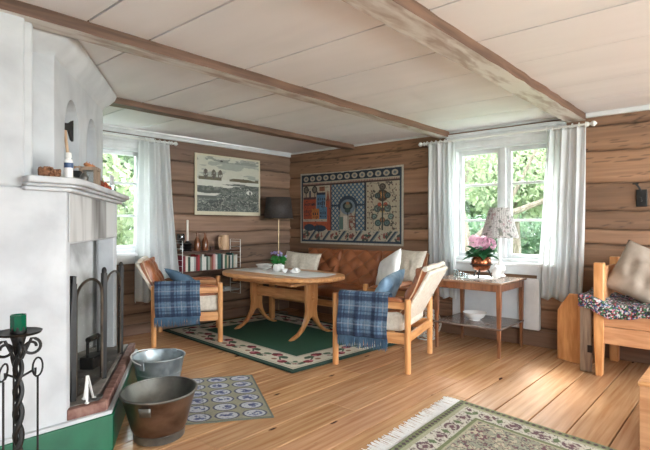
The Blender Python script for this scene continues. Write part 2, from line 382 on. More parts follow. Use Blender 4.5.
# trims
mb = MB(); mb.box((X0,Y1-.03,2.185),(X1,Y1+.02,ZC)); mb.box((X0,Y1-.055,2.22),(X1,Y1-.03,ZC)); struct('trim_1', mb, M['white'], bevel=.004)
mb = MB()
for a,b in ((Y0,1.185),(1.355,2.565),(2.69,3.91),(4.03,Y1-.055)): mb.box((X1-.03,a,2.195 if b<1.3 else 2.218),(X1+.02,b,ZC))
struct('trim_2', mb, M['white'], bevel=.004)
mb = MB(); mb.box((X1-.045,Y0,0),(X1+.01,Y1-.02,.15)); struct('baseboard_right', mb, M['logB'], bevel=.01)
mb.v and None
def setcol(o, c):
    me = o.data; at = me.color_attributes.new('Col','FLOAT_COLOR','POINT'); n = len(me.vertices)
    cc = np.ones((n,4)); cc[:,:3] = lin(c); at.data.foreach_set('color', cc.ravel())
setcol(bpy.data.objects['baseboard_right'], (132,102,82))
mb = MB(); mb.box((1.9,Y1-.04,0),(X1-.06,Y1+.01,.12)); o = struct('baseboard_back', mb, M['logA'], bevel=.01); setcol(o, (126,98,80))

# windows -------------------------------------------------------
def window(name, loc, rz, W, H, cas_top=.12, cas=.075):
    root = bpy.data.objects.new(name, None); COL.objects.link(root); root.location = loc; root.rotation_euler = (0,0,rz); root['kind'] = 'structure'
    h = W/2
    m = MB()   # reveal + outer frame
    m.box((-h,-.01,0),(-h+.035,.19,H)); m.box((h-.035,-.01,0),(h,.19,H)); m.box((-h+.035,-.01,H-.035),(h-.035,.19,H)); m.box((-h+.035,-.01,0),(h-.035,.19,.035))
    m.box((-.03,.02,.035),(.03,.15,H-.035))
    obj('window_frame', m, M['white'], root, bevel=.004)
    m = MB()   # casing on the wall
    m.box((-h-cas,-.032,-.02),(-h+.006,.0,H+.02)); m.box((h-.006,-.032,-.02),(h+cas,.0,H+.02)); m.box((-h-cas-.01,-.036,H-.006),(h+cas+.01,.0,H+.0+cas_top))
    m.box((-h-cas-.02,-.05,H+cas_top-.025),(h+cas+.02,.0,H+.01+cas_top)); m.box((-h-cas-.01,-.03,-.12),(h+cas+.01,.0,-.02))
    for q in range(3): m.box((-h-cas,-.040-.003*q,H+.03+q*.032),(h+cas,-.03,H+.052+q*.032))
    obj('window_casing', m, M['white'], root, bevel=.004)
    m = MB(); m.box((-h-cas-.03,-.075,-.035),(h+cas+.03,.01,0)); obj('window_sill', m, M['white'], root, bevel=.006)
    for sgn in (-1,1):
        x0, x1 = (-h+.037, -.032) if sgn < 0 else (.032, h-.037); z0, z1 = .037, H-.037
        m = MB(); f = .042
        m.box((x0,.06,z0),(x0+f,.1,z1)); m.box((x1-f,.06,z0),(x1,.1,z1)); m.box((x0+f,.06,z0),(x1-f,.1,z0+f)); m.box((x0+f,.06,z1-f),(x1-f,.1,z1))
        for q in (1,2):
            zz = z0+(z1-z0)*(q/3)+.008; m.box((x0+f,.065,zz-.013),(x1-f,.095,zz+.013))
        s = obj('sash', m, M['white'], root, bevel=.003)
        m = MB(); m.box((x0+f-.004,.078,z0+f-.004),(x1-f+.004,.081,z1-f+.004)); obj('pane', m, M['glass'], s)
        m = MB()
        for zz in (z0+.18, z1-.18): m.tube([(x0+.004 if sgn<0 else x1-.004,.052,zz-.03),(x0+.004 if sgn<0 else x1-.004,.052,zz+.03)],.007)
        m.box((-.028+(.0 if sgn<0 else .018),.045,z0+.45),(-.018+(.0 if sgn<0 else .018),.058,z0+.52)) if False else None
        obj('hinge', m, M['white'], s)
    return root
window('window_2', (X1, (WB[0]+WB[1])/2, WB[2]), R(-90), WB[1]-WB[0], WB[3]-WB[2], .145, .06)
window('window_1', ((WA[0]+WA[1])/2, Y1, WA[2]), 0, WA[1]-WA[0], WA[3]-WA[2], .12, .06)
for n_, l_, r_, w_ in (('added_window_3', (X0, -1.9, .74), R(90), 1.68), ('added_window_4', (3.1, Y0, .74), R(180), 2.88)):  # unseen windows, added to frame the fill lamp openings
    root = bpy.data.objects.new(n_, None); COL.objects.link(root); root.location = l_; root.rotation_euler = (0,0,r_); root['kind'] = 'structure'
    m = MB(); h = w_/2
    m.box((-h,.0,0),(-h+.04,.08,1.32)); m.box((h-.04,.0,0),(h,.08,1.32)); m.box((-h+.04,.0,1.28),(h-.04,.08,1.32)); m.box((-h+.04,.0,0),(h-.04,.08,.04)); m.box((-.03,.0,.04),(.03,.08,1.28))
    obj('window_frame', m, M['white'], root, bevel=.004)

# ---------------------------------------------------------------- garden outside
mb = MB(); mb.grid(lambda u,v: (-60+140*u, -40+120*v, -.55+.02*math.sin(u*40)*math.sin(v*33)), 60, 60)
mb2 = MB()
for f in mb.f:
    c = [sum(mb.v[i][k] for i in f)/4 for k in (0,1)]
    if not (X0-1 < c[0] < X1+.2 and Y0-1 < c[1] < Y1+.2): mb2.f.append(f); mb2.m.append(0)
mb2.v = mb.v
o = struct('ground', mb2, M['lawn'], recalc=False)
def foliage(name, blobs, n, size, mat, parent):
    vs = []; fs = []
    tot = sum(b[3]**2 for b in blobs)
    for (cx,cy,cz,r,fz) in blobs:
        k = int(n*r*r/tot)
        for _ in range(k):
            d = rng.normal(size=3); d /= np.linalg.norm(d); q = r*(rng.random()**.4)
            p = np.array((cx,cy,cz)) + d*q*np.array((1,1,fz))
            if p[2] < -.5: continue
            a = rng.normal(size=3); a /= np.linalg.norm(a); b = np.cross(a, rng.normal(size=3)); b /= np.linalg.norm(b)
            s = size*rng.uniform(.6,1.3); o = len(vs)
            vs += [tuple(p-a*s), tuple(p+b*s*.5), tuple(p+a*s), tuple(p-b*s*.5)]; fs.append((o,o+1,o+2,o+3))
    me = bpy.data.meshes.new(name); me.from_pydata(vs, [], fs); return link(name, me, parent, mat, smooth=False)
def tree(name, label, x, y, h, blobs, n, size, mat, trunk, group=None):
    t = thing(name, label, 'tree' if 'tree' in name else 'bush', (x,y,-.55), 0, group)
    m = MB()
    for path, r0, r1 in trunk:
        k = len(path); m.tube(path, [r0+(r1-r0)*i/(k-1) for i in range(k)], 8)
    obj('trunk', m, M['bark'], t)
    foliage('foliage', blobs, n, size, mat, t); return t
# beyond the right window
tree('apple_tree', 'apple tree with leaning trunk just outside the right-hand window', 8.9, 4.05, 4, [(0.2,-.2,3.0,1.5,.6),(-.3,1.3,2.9,1.1,.6),(.6,-1.8,2.9,1.2,.6),(0,.4,3.4,1.2,.6)], 5200, .05, M['leaf1'],
     [([(0,0,0),(.05,-.15,.7),(-.05,.1,1.4),(.1,.3,2.1),(.2,.2,3.0)],.15,.06),([(-.03,.08,1.35),(.1,-.5,1.9),(.2,-1.3,2.2),(.3,-2.0,2.5)],.08,.03),([(0,.1,1.6),(0,.8,2.2),(-.1,1.6,2.9)],.07,.03),([(.1,-.5,1.9),(.1,-.9,2.6),(.2,-1.2,3.3)],.05,.02)])
tree('birch_tree', 'taller pale green tree behind the apple tree', 14.5, 5.2, 7, [(0,0,3.6,1.9,.9),(0,0,5.6,1.9,.9)], 7500, .14, M['leaf1'], [([(0,0,0),(.1,.1,2),(.1,0,5)],.14,.06)])
tree('hedge_bush', 'broad dull green bush low behind the apple tree', 19.2, 7.2, 3, [(0,0,1.2,1.8,.7),(0,2.0,1.1,1.5,.7),(0,-2.0,1.1,1.5,.7)], 4200, .12, M['leaf3'], [([(0,0,0),(0,0,1)],.08,.04)])
tree('lilac_bush', 'round mid green bush on the lawn seen through the right-hand panes', 14.0, 1.6, 3, [(0,0,1.3,1.4,.8),(0,-1.8,1.4,1.3,.8)], 4200, .12, M['leaf2'], [([(0,0,0),(0,0,1)],.08,.04)])
tree('maple_tree', 'large leafy tree far back across the lawn', 29, 15, 9, [(0,0,4,4,.9),(0,5,4,3.6,.9),(0,-4,3.4,3.4,.9),(0,0,7,3.5,.8)], 12000, .28, M['leaf2'], [([(0,0,0),(0,0,4)],.3,.15)])
tree('willow_tree', 'wide tree at the far right end of the garden', 26, 0, 9, [(0,0,4,3.6,.9),(0,3.2,3.6,2.6,.9),(0,-3,3.6,3,.9),(0,1,7,3.2,.8)], 12000, .28, M['leaf1'], [([(0,0,0),(0,0,4)],.3,.15)])
# beyond the left window
tree('cherry_tree', 'pale green tree filling the left-hand window', 3.4, 10.5, 5, [(0,0,2.6,1.9,.9),(1.4,.6,2.0,1.5,.8),(-1.6,.2,2.2,1.6,.8),(0,0,4.2,1.9,.8)], 9500, .11, M['leaf1'], [([(0,0,0),(.1,0,1.5),(0,.1,4)],.12,.05)])
tree('currant_bush', 'dull green bush below the tree at the left-hand window', 3.3, 7.4, 2, [(0,0,.6,.7,.8),(1.1,.1,.6,.7,.8),(-1.1,.1,.7,.7,.8)], 3800, .085, M['leaf3'], [([(0,0,0),(0,0,.6)],.05,.03)])
tree('ash_tree', 'large tree far behind the left-hand window', 4.5, 18, 8, [(0,0,3.5,3.5,.9),(4,0,3.5,3,.9),(-4,0,3.5,3,.9),(0,0,6.5,3.2,.8)], 11000, .27, M['leaf2'], [([(0,0,0),(0,0,4)],.25,.12)])

# ---------------------------------------------------------------- fireplace
P0 = Vector((1.0, 2.6, 0)); ex = Vector((math.cos(R(55)), math.sin(R(55)), 0)); en = Vector((ex.y, -ex.x, 0))
def FP(s, n, z): p = P0 + ex*s + en*n; return (p.x, p.y, z)
fp = thing('fireplace', 'whitewashed masonry corner fireplace with green plinth and sooty open hearth', 'fireplace', (P0.x, P0.y, 0))
def fobj(name, mb, mats, parent=fp, **k):
    mb.v = [(v[0]-P0.x, v[1]-P0.y, v[2]) for v in mb.v]; return obj(name, mb, mats, parent, **k)
def xy(s, n): p = P0 + ex*s + en*n; return (p.x, p.y)
FW = 1.457; BK = 4.45
mb = MB()
def quadprism(a, b, c, d, z0, z1): mb.prism([a, b, c, d], z0, z1)
# lower body around the fire opening (opening s .07-1.34, z .26-1.10, depth .75)
far = xy(FW, 0)
mb.prism([(X0+.01,2.6),(1.0,2.6),xy(.07,0),xy(.07,-.10),xy(0.02,-.75),(X0+.01,3.2)], .0, 1.38)        # near pier and wall mass
mb.prism([xy(1.34,-.12),xy(1.34,0),far,(1.35,BK-.15),xy(1.5,-.12)], .0, 1.38)                           # far pier
mb.prism([xy(.02,-.75),xy(1.5,-.12),(1.35,BK-.15),(X0+.01,BK-.15),(X0+.01,3.2)], .0, 1.38)  # back mass
mb.prism([xy(.07,0),xy(1.34,0),xy(1.34,-.12),xy(.07,-.12)], 1.10, 1.38)                                   # lintel
mb.prism([xy(.07,0),xy(1.34,0),xy(1.4,-.3),xy(.05,-.7)], 0, .2)
b_ = fobj('masonry_body', mb, M['plaster'], bevel=.012, sharp=30)
mb = MB()
mb.prism([xy(.07,-.12),xy(1.34,-.12),xy(1.5,-.12),xy(.02,-.75),], 1.22, 1.30)
mb.prism([xy(.0,-.74),xy(1.49,-.13),xy(1.47,-.12),xy(.02,-.72)], .26, 1.3)
mb.prism([xy(1.49,-.13),xy(1.345,-.121),xy(1.345,-.126),xy(1.47,-.14)], .26, 1.3)
fobj('firebox', mb, M['soot'])
# upper breast, set back, with two arched niches; boolean-free: built from strips on the face
up = MB(); un = -.10; s0, s1 = .163, 1.44; zt = 2.16; zb = 1.40
niches = [(.36,.70,1.46,1.95),(.90,1.23,1.46,1.95)]
def arch(c0, c1, zb_, zt_, n=14):
    r = (c1-c0)/2; cx = (c0+c1)/2; zc = zt_-r*1.25
    pts = [(c0, zb_)] + [(cx - r*math.cos(math.pi*i/n), zc + r*1.25*math.sin(math.pi*i/n)) for i in range(n+1)] + [(c1, zb_)]
    return pts, cx, zc
vs = []; 
def face_strip(sa, sb, za, zb2): 
    up.add([FP(sa,un,za),FP(sb,un,za),FP(sb,un,zb2),FP(sa,un,zb2)], [(0,1,2,3)])
cuts = [s0]+[q for n_ in niches for q in n_[:2]]+[s1]
for i in range(0, len(cuts), 2): face_strip(cuts[i], cuts[i+1], zb, zt)
for (c0,c1,z0,z1) in niches:
    face_strip(c0,c1,zb,z0)
    pts,cx,zc = arch(c0,c1,z0,z1); top = pts[1:-1]
    for i in range(len(top)-1):
        a, b = top[i], top[i+1]
        up.add([FP(a[0],un,a[1]),FP(b[0],un,b[1]),FP(b[0],un,zt),FP(a[0],un,zt)], [(0,1,2,3)])
    dn = un-.12; loop = pts
    for i in range(len(loop)):
        a, b = loop[i], loop[(i+1) % len(loop)]
        up.add([FP(a[0],un,a[1]),FP(b[0],un,b[1]),FP(b[0],dn,b[1]),FP(a[0],dn,a[1])], [(0,1,2,3)])
    up.add([FP(a[0],dn,a[1]) for a in loop], [tuple(range(len(loop)))])
A = FP(s0,un,0); 
for z0,z1 in ((zb,zt),):   # near side and far side
    up.add([(.815,A[1],z0),(A[0],A[1],z0),(A[0],A[1],z1),(.815,A[1],z1)], [(0,1,2,3)])
    Bp = FP(s1,un,0); up.add([(Bp[0],Bp[1],z0),(Bp[0]-.45,Bp[1]+.32,z0),(Bp[0]-.45,Bp[1]+.32,z1),(Bp[0],Bp[1],z1)], [(0,1,2,3)])
    up.add([(Bp[0]-.45,Bp[1]+.32,z0),(X0+.01,Bp[1]+.32,z0),(X0+.01,Bp[1]+.32,z1),(Bp[0]-.45,Bp[1]+.32,z1)], [(0,1,2,3)])
fobj('chimney_breast', up, M['plaster'], smooth=False, recalc=False)
mb = MB(); mb.box((X0+.01,2.6,1.38),(.815,3.4,ZC-.003)); mb.box((.80,2.63,1.38),(.86,3.1,ZC-.06))
fobj('chimney_stack', mb, M['plaster'], bevel=.012)
# shelf slab
mb = MB()
def ring(o_, z): return [(.83-0*o_,2.6-o_),(1.0+o_*.42,2.6-o_),xy(-.02,o_*.0+o_),xy(FW+.07*(o_>0),o_),xy(FW+.07*(o_>0),-.2),(.83,3.1)]
for o_, z0, z1 in ((.035,1.365,1.385),(.06,1.385,1.40),(.085,1.40,1.432)):
    mb.prism([(.80,2.6-o_),(1.0+.1*o_,2.6-o_),xy(.04,o_),xy(FW+.03+o_*.6,o_),xy(FW+.03+o_*.6,-.25),(.80,3.15)], z0, z1)
fobj('mantel_shelf', mb, M['plaster'], bevel=.012)
# flared cornice under the ceiling
mb = MB()
prof = [(0,2.09),(.012,2.12),(.045,2.15),(.075,2.19),(.09,2.232)]
rings = []
for o_, z in prof:
    A1 = (.80, 2.76-.0-o_); q = FP(s0,un+o_,0); q1 = (q[0]-.0, max(2.76-o_, 0))
    rings.append([(.80,A[1]-o_,z),(A[0]+o_*.5,A[1]-o_,z),FP(s1+o_,un+o_,z),FP(s1+o_,un-.3,z)])
vs = [p for r_ in rings for p in r_]; n = 4
mb.add(vs, [(i*n+k, i*n+k+1, (i+1)*n+k+1, (i+1)*n+k) for i in range(len(prof)-1) for k in range(n-1)])
fobj('cornice', mb, M['plaster'], sharp=50)
# hearth: green plinth, whitewashed line, brick course, slab
hp = [(X0+.02,2.585),(1.235,2.585),xy(.06+.16,.19),xy(.1+FW-.1,.115),xy(FW,0),(1.0,3.4),(X0+.02,3.3)]
hp = [(X0+.02,2.585),(1.225,2.57),(1.97,3.70),xy(FW,0),(1.3,3.5),(X0+.02,3.3)]
def inset(poly, d): 
    return [(X0+.02,2.585+d*.2),(poly[1][0]-d*.5,poly[1][1]+d*.4),(poly[2][0]-d*.9,poly[2][1]-d*.1),poly[3],poly[4],poly[5]]
mb = MB(); mb.prism([(x,y) for x,y in hp], 0, .195); fobj('plinth', mb, M['green'], bevel=.006)
mb = MB(); mb.prism(inset(hp,.012), .195, .215); fobj('whitewashed_ledge', mb, M['plaster'], bevel=.004)
mb = MB(); mb.prism([xy(.03,0),xy(1.42,0),xy(1.42,.008),xy(.03,.008)], 1.11, 1.362); fobj('sooty_lintel', mb, M['sootface'], bevel=.004)
mb = MB(); hb = [(1.0,2.6),(1.205,2.587),(1.945,3.70),xy(FW,0),xy(1.34,-.1),xy(.07,-.1)]
bc = []
def brickrow(a, b, n, wd=.045):
    a = Vector((*a,0)); b = Vector((*b,0)); d = (b-a)/n; t = d.normalized(); nn = Vector((-t.y,t.x,0))
    for i in range(n):
        p = a+d*i+t*.004; q = a+d*(i+1)-t*.004
        mb.prism([(p.x,p.y),(q.x,q.y),(q.x+nn.x*wd,q.y+nn.y*wd),(p.x+nn.x*wd,p.y+nn.y*wd)], .213, .268+random.uniform(-.002,.003))
        bc.extend([np.array((255,255,255))*random.uniform(.8,1)]*8)
brickrow((1.0,2.6),(1.2,2.588),1); brickrow((1.205,2.592),(1.945,3.705),6)
o = fobj('brick_edge', mb, M['brick'], bevel=.005)
at = o.data.color_attributes.new('Col','FLOAT_COLOR','POINT'); cc = np.ones((len(bc),4)); cc[:,:3] = lin(np.array(bc)); at.data.foreach_set('color', cc.ravel())
mb = MB(); mb.prism([(1.02,2.655),(1.165,2.645),(1.89,3.715),xy(1.36,-.02),xy(1.45,-.14),xy(.03,-.7),xy(.07,-.05)], .19, .2655); fobj('hearth_slab', mb, M['slab'], bevel=.003)

# fire screen: two arched mesh panels and a slanted closing leaf
def hz(x, y): return Vector((x, y, .268))
sa, sb, sc_ = Vector((1.085,2.72,0)), Vector((1.36,2.985,0)), Vector((1.70,3.46,0))
t = thing('fire_screen', 'folding black fire screen with two arched mesh panels standing on the hearth', 'fire screen', (sa.x, sa.y, .268))
def screen_panel(a, b, ph, ahh):
    d = (b-a); L = d.length; d.normalize()
    m = MB(); 
    pts = [a+d*.02, a+d*.02+Vector((0,0,ph-.05))] + [a+d*(L/2-(L/2-.02)*math.cos(math.pi*i/12))+Vector((0,0,ph-.05+ahh*math.sin(math.pi*i/12))) for i in range(1,12)] + [b-d*.02+Vector((0,0,ph-.05)), b-d*.02]
    loc = [Vector((p.x-sa.x,p.y-sa.y,p.z)) for p in pts]
    m.tube([v+Vector((0,0,.012)) for v in loc], .008, 6, closed=True)
    fr = obj('panel_frame', m, M['bronze'], t)
    m = MB(); m.add([v+Vector((0,0,.012)) for v in loc], [tuple(range(len(loc)))]); obj('mesh_panel', m, M['mesh'], fr, smooth=False)
screen_panel(sa, sb, .56, .10); screen_panel(sb+Vector((.012,.01,0)), sc_, .57, .09)
for p_, hh, q in ((sa+Vector((-.01,0,0)), .62, (0,0)), (sb, .64, (0,0)), (sc_, .63, (0,0))):
    m = MB(); p = p_-sa
    m.beam((p.x,p.y,0),(p.x+.01,p.y+.01,hh),.036,.026,up=(1,0,0)); m.ball((p.x+.01,p.y+.01,hh+.012),.016,8,(1,1,1.5)); obj('post', m, M['black'], t, bevel=.002)
m = MB(); m.beam((-.05,-.02,0),(.0,.015,.66),.045,.02,up=(1,0,0)); obj('closing_leaf', m, M['black'], t, bevel=.002)
# flat iron on the hearth
t = thing('box_iron', 'old black cast iron box iron standing in the hearth behind the screen', 'iron', (1.66,3.42,.268), R(40))
t.location = (1.44, 3.30, .268)
m = MB(); m.prism([(-.10,-.045),(.05,-.05),(.13,0),(.05,.05),(-.10,.045)],0,.075); obj('iron_body', m, M['black'], t, bevel=.006)
m = MB(); m.tube([(-.08,0,.07),(-.08,0,.17),(-.06,0,.185)],.01,8); m.tube([(.06,0,.07),(.065,0,.17),(.04,0,.185)],.01,8); m.tube([(-.075,0,.185),(.055,0,.185)],.019,10); obj('handle', m, M['black'], t)
# little white ember tongs standing on the brick edge
t = thing('ember_tongs', 'small pale metal folding tongs standing splayed on the brick edge', 'tongs', (1.125,2.655,.268), R(35))
for k_,(dx,dy) in enumerate(((-.035,-.02),(.02,.03),(.04,-.01))):
    m = MB(); m.beam((dx,dy,0),(dx*.1,dy*.1,.135),.012,.005); m.ball((dx*1.1,dy*1.1,.006),.012,8,(1,1,.5)); obj('prong', m, M['wire'], t)
m = MB(); m.lathe([(.0001,0),(.03,.0),(.035,.012),(.033,.012),(.028,.004),(.0001,.004)],14,(.05,-.02,0)); obj('pan', m, M['tubin'], t)

# niche hatchet
hx = FP(.47, -.13, 0); ht = thing('hatchet', 'old hatchet with worn wooden handle propped in the left niche', 'hatchet', FP(.50,-.135,1.462), R(15)); ht.scale = (.8,.8,1)
m = MB(); m.tube([(.03,.0,0),(.035,.0,.12),(.012,.0,.24),(0,0,.345)],[.016,.013,.012,.014],8); m.v=[(v[0],v[1]*.7,v[2]) for v in m.v]; obj('handle', m, M['jugwood'], ht)
m = MB(); m.prism([(-.03,.305),(.03,.30),(.05,.25),(.066,.24),(.066,.37),(.05,.36),(.03,.345),(-.03,.345)], -.014, .014, Matrix(((1,0,0,0),(0,0,1,0),(0,1,0,0),(0,0,0,1)))); obj('hatchet_head', m, M['black'], ht, bevel=.004)

# mantel things (shelf top z = 1.432)
ZM = 1.432
def lobj(name, label, cat, mb, mats, loc, rz=0, group=None, **k):
    o = obj(name, mb, mats, None, **k); o.location = loc; o.rotation_euler = (0,0,rz); return tag(o, label, cat, group)
m = MB()
for i in range(46):
    a = random.uniform(0,6.28); x = random.uniform(-.062,.062); r = .024*math.sqrt(max(.1,1-(x/.085)**2))
    m.ball((x, r*math.cos(a)*.9, .027+r*math.sin(a)), .011, 6, (1,1,1))
m.tube([(-.066,0,.027),(.066,0,.027)],.02,8)
lobj('fir_cone', 'brown bundled fir cone lying at the left end of the mantel', 'cone', m, M['cone'], (.915,2.585,ZM), R(-10)).scale = (.72,.9,.9)
t = thing('spray_bottle', 'white bottle with blue label on the mantel', 'bottle', (1.01,2.60,ZM))
m = MB(); m.lathe([(.019,0),(.021,.004),(.021,.088),(.017,.098),(.011,.102),(.011,.106)],18); obj('bottle_body', m, M['porcelain'], t)
m = MB(); m.lathe([(.0145,.1055),(.0145,.128),(.012,.132)],14); obj('cap', m, M['porcelain'], t)
m = MB(); m.lathe([(.0214,.055),(.0216,.055),(.0216,.08),(.0214,.08)],18); obj('bottle_label', m, M['bluelabel'], t)
m = MB(); m.tube([(0,0,.008),(-.09,-.05,.012)],.005,6); m.lathe([(.004,0),(.02,.01),(.004,.02)],10,(-.0,0,0)); m.lathe([(.018,0),(.022,.02),(.016,.03),(.01,.04)],12,(.01,.0,0))
lobj('candle_snuffer', 'small silvery candle snuffer between bottle and black tin on the mantel', 'snuffer', m, M['tubin'], (*xy(.10,.05),ZM), R(0))
t = thing('black_tin', 'small black square tin with dried leaf on top', 'tin', (*xy(.21,.0),ZM), R(55))
m = MB(); m.box((-.025,-.02,0),(.025,.02,.062)); obj('tin_body', m, M['black'], t, bevel=.004)
m = MB(); m.grid(lambda u,v: (-.06+.12*u, (v-.5)*.03*math.sin(math.pi*u), .066+.035*u+.008*math.sin(6*u)), 10, 3); obj('dried_leaf', m, M['jugwood'], t, solid=.002)
t = thing('wooden_lantern', 'weathered box lantern filled with small orange gourds', 'lantern', (*xy(.52,-.0),ZM), R(55))
m = MB()
for sx in (-1,1):
    for sy in (-1,1): m.box((sx*.05-.009,sy*.04-.009,0),(sx*.05+.009,sy*.04+.009,.115))
m.box((-.058,-.048,0),(.058,.048,.014)); m.box((-.06,-.05,.095),(.06,-.032,.115)); m.box((-.06,.032,.095),(.06,.05,.115)); m.box((-.06,-.032,.095),(-.042,.032,.115)); m.box((.042,-.032,.095),(.06,.032,.115))
obj('lantern_frame', m, M['greyw'], t, bevel=.002)
m = MB(); m.box((-.045,-.035,.014),(.045,.035,.095)); obj('lantern_glass', m, M['clear'], t)
for i,(gx,gy,gz,gr) in enumerate(((-.03,0,.13,.022),(.015,.01,.13,.02),(.035,-.02,.128,.017),(0,-.02,.145,.016))):
    m = MB(); m.ball((0,0,0),gr,12,(1,1,.8)); m.tube([(0,0,gr*.7),(.004,0,gr*1.2)],.002,5); lobj('small_gourd', ['left orange gourd on the lantern','rear orange gourd on the lantern','small right-hand orange gourd on the lantern','topmost orange gourd on the lantern'][i], 'gourd', m, M['terracotta'], tuple(Vector((*xy(.52+gx,-gy*0+gy),ZM+gz-.012))), 0, 'gourds on the lantern')
t = thing('dried_flowers', 'dried red flower bunch lying on the mantel beside the lantern', 'dried flowers', (*xy(.84,.02),ZM), R(55))
m = MB()
for i in range(60):
    a = random.uniform(-.09,.09); m.ball((a, random.uniform(-.03,.03), .012+random.uniform(0,.05)*(1-abs(a)/.1)), .009, 6)
obj('flower_heads', m, M['redflower'], t)
m = MB()
for i in range(8): m.tube([(0,0,.01),(random.uniform(-.1,.1),random.uniform(-.02,.02),random.uniform(.03,.1))],.0018,4)
obj('stems', m, M['cone'], t)
m = MB(); m.lathe([(.028,0),(.03,.005),(.03,.055),(.027,.055),(.026,.008),(.0001,.008)],16)
lobj('glass_jar', 'small clear glass jar at the right end of the mantel', 'jar', m, M['clear'], (*xy(1.12,.02),ZM))
m = MB(); m.box((-.05,-.002,0),(.05,.012,.14)); lobj('white_card', 'small white card leaning at the far end of the mantel', 'card', m, M['white'], (*xy(1.27,.0),ZM), R(55), bevel=.001)

# candle stand with fire tools, left foreground
t = thing('fire_tool_stand', 'black wrought iron fire tool stand with twisted stem at left edge', 'fire tool stand', (.662,2.19,0), R(-45)); t.scale = (1,1,.957)
m = MB(); pts = []
for k_ in range(2):
    pts = [(.011*math.cos(z*34+k_*math.pi), .011*math.sin(z*34+k_*math.pi), z) for z in np.linspace(.05,.76,150)]
    m.tube(pts, .0105, 6)
obj('twisted_stem', m, M['black'], t)
m = MB(); m.lathe([(.0001,.80),(.03,.80),(.078,.805),(.084,.815),(.08,.813),(.03,.808),(.0001,.808)],20)
m.lathe([(.02,.76),(.03,.80),(.028,.835),(.024,.835),(.024,.805)],16); obj('drip_plate', m, M['black'], t)
m = MB()
for k_ in range(4):
    a = k_*math.pi/2+.6; pts = []
    for i in range(24):
        s = i/23; ang = s*2*math.pi*1.25; r = .036*(1-s*.55); cx = .045; cz = .745
        pts.append(((cx+r*math.sin(ang))*math.cos(a), (cx+r*math.sin(ang))*math.sin(a), cz+r*math.cos(ang)))
    m.tube([(.012*math.cos(a),.012*math.sin(a),.70)]+pts, .006, 6)
obj('scrolls', m, M['black'], t)
m = MB()
for k_ in range(4):
    a = k_*math.pi/2+.6; m.tube([(.0,0,.12),(.08*math.cos(a),.08*math.sin(a),.08),(.15*math.cos(a),.15*math.sin(a),.012)],.009,6)
obj('feet', m, M['black'], t)
m = MB()
for k_ in range(3):
    a = k_*2.1+.2; m.tube([(0,0,.62),(.05*math.cos(a),.05*math.sin(a),.65),(.06*math.cos(a),.06*math.sin(a),.635),(.06*math.cos(a),.06*math.sin(a),.66)],.005,6)
obj('tool_hooks', m, M['black'], t)
B0 = Vector((.662,2.19,0)); 
def rot45(x, y, a=R(-45)): return (x*math.cos(a)-y*math.sin(a), x*math.sin(a)+y*math.cos(a))
def tool(kind, label, ang, name):
    a = ang+R(-45); p = (B0.x+.068*math.cos(a), B0.y+.068*math.sin(a), .2)
    tt = thing(name, label, 'fire tool', p, a)
    m = MB(); m.tube([(0,0,0),(0,0,.40)],.0045,6); obj('shaft', m, M['black'], tt)
    m = MB(); m.tube([(.018*math.sin(q), .014*math.cos(q)*.6, .435+.035*math.cos(q)) for q in np.linspace(0,2*math.pi,16)[:-1]],.004,6,closed=True); obj('ring_handle', m, M['black'], tt)
    m = MB()
    if kind == 0: m.box((-.05,-.03,-.1),(.05,-.026,.02)); m.box((-.05,-.03,-.1),(-.046,.0,.02)); m.box((.046,-.03,-.1),(.05,.0,.02))
    elif kind == 1: m.lathe([(.012,0),(.03,-.03),(.036,-.1),(.03,-.1),(.008,-.01)],14)
    else: m.tube([(0,0,0),(0,0,-.1),(.03,0,-.09),(.04,0,-.06)],.005,6)
    obj(['shovel_blade','brush_head','poker_hook'][kind], m, M['black'], tt)
tool(0, 'iron ash shovel hanging on the right of the fire tool stand', .2, 'ash_shovel')
tool(1, 'iron handled hearth brush hanging at the front of the tool stand', 2.3-.0, 'hearth_brush')
tool(2, 'iron poker hanging on the left of the fire tool stand', 4.4, 'fire_poker')
t = thing('candle_holder', 'dark green glass candle holder on top of the iron stand', 'candle holder', (.662,2.19,.774))
m = MB(); m.lathe([(.025,.0),(.025,.008),(.030,.012),(.030,.072),(.027,.072),(.025,.03),(.0001,.03)],8); m.v=[(v[0]*.99,v[1]*.99,v[2]+.0) for v in m.v]; obj('green_cup', m, M['darkgreenglass'], t, sharp=20)
m = MB(); m.lathe([(.0245,.031),(.0245,.052),(.004,.056)],16); obj('candle', m, M['candle'], t)

# tub and bucket
t = thing('metal_tub', 'low round copper tub with tinned inside standing by the hearth', 'tub', (1.484,2.553,0), R(41))
m = MB(); pr_ = [(.0001,.0),(.125,.0),(.137,.006),(.14,.045),(.142,.048)]; m.lathe(pr_+[(.142,.05),(.0001,.05)],40,sx=1.12); obj('tub_foot', m, M['tubin'], t)
m = MB(); m.lathe([(.0001,.046),(.137,.046),(.150,.07),(.20,.255),(.205,.262),(.2,.262),(.195,.255),(.146,.075),(.132,.056),(.0001,.056)],44,sx=1.12); m.m = [1 if (sum(m.v[i][2] for i in f)/len(f)) > 9 else 0 for f in m.f]
n44 = 44; m.m = [0]*len(m.f)
for ri in range(5,9):
    for k_ in range(44): m.m[ri*44+k_] = 1
obj('tub_wall', m, [M['copper'], M['tubin']], t)
m = MB(); m.tube([((.204)*math.cos(q)*1.12,(.204)*math.sin(q),.262) for q in np.linspace(0,2*math.pi,48,endpoint=False)],.007,8,closed=True); obj('rim', m, M['tubin'], t)
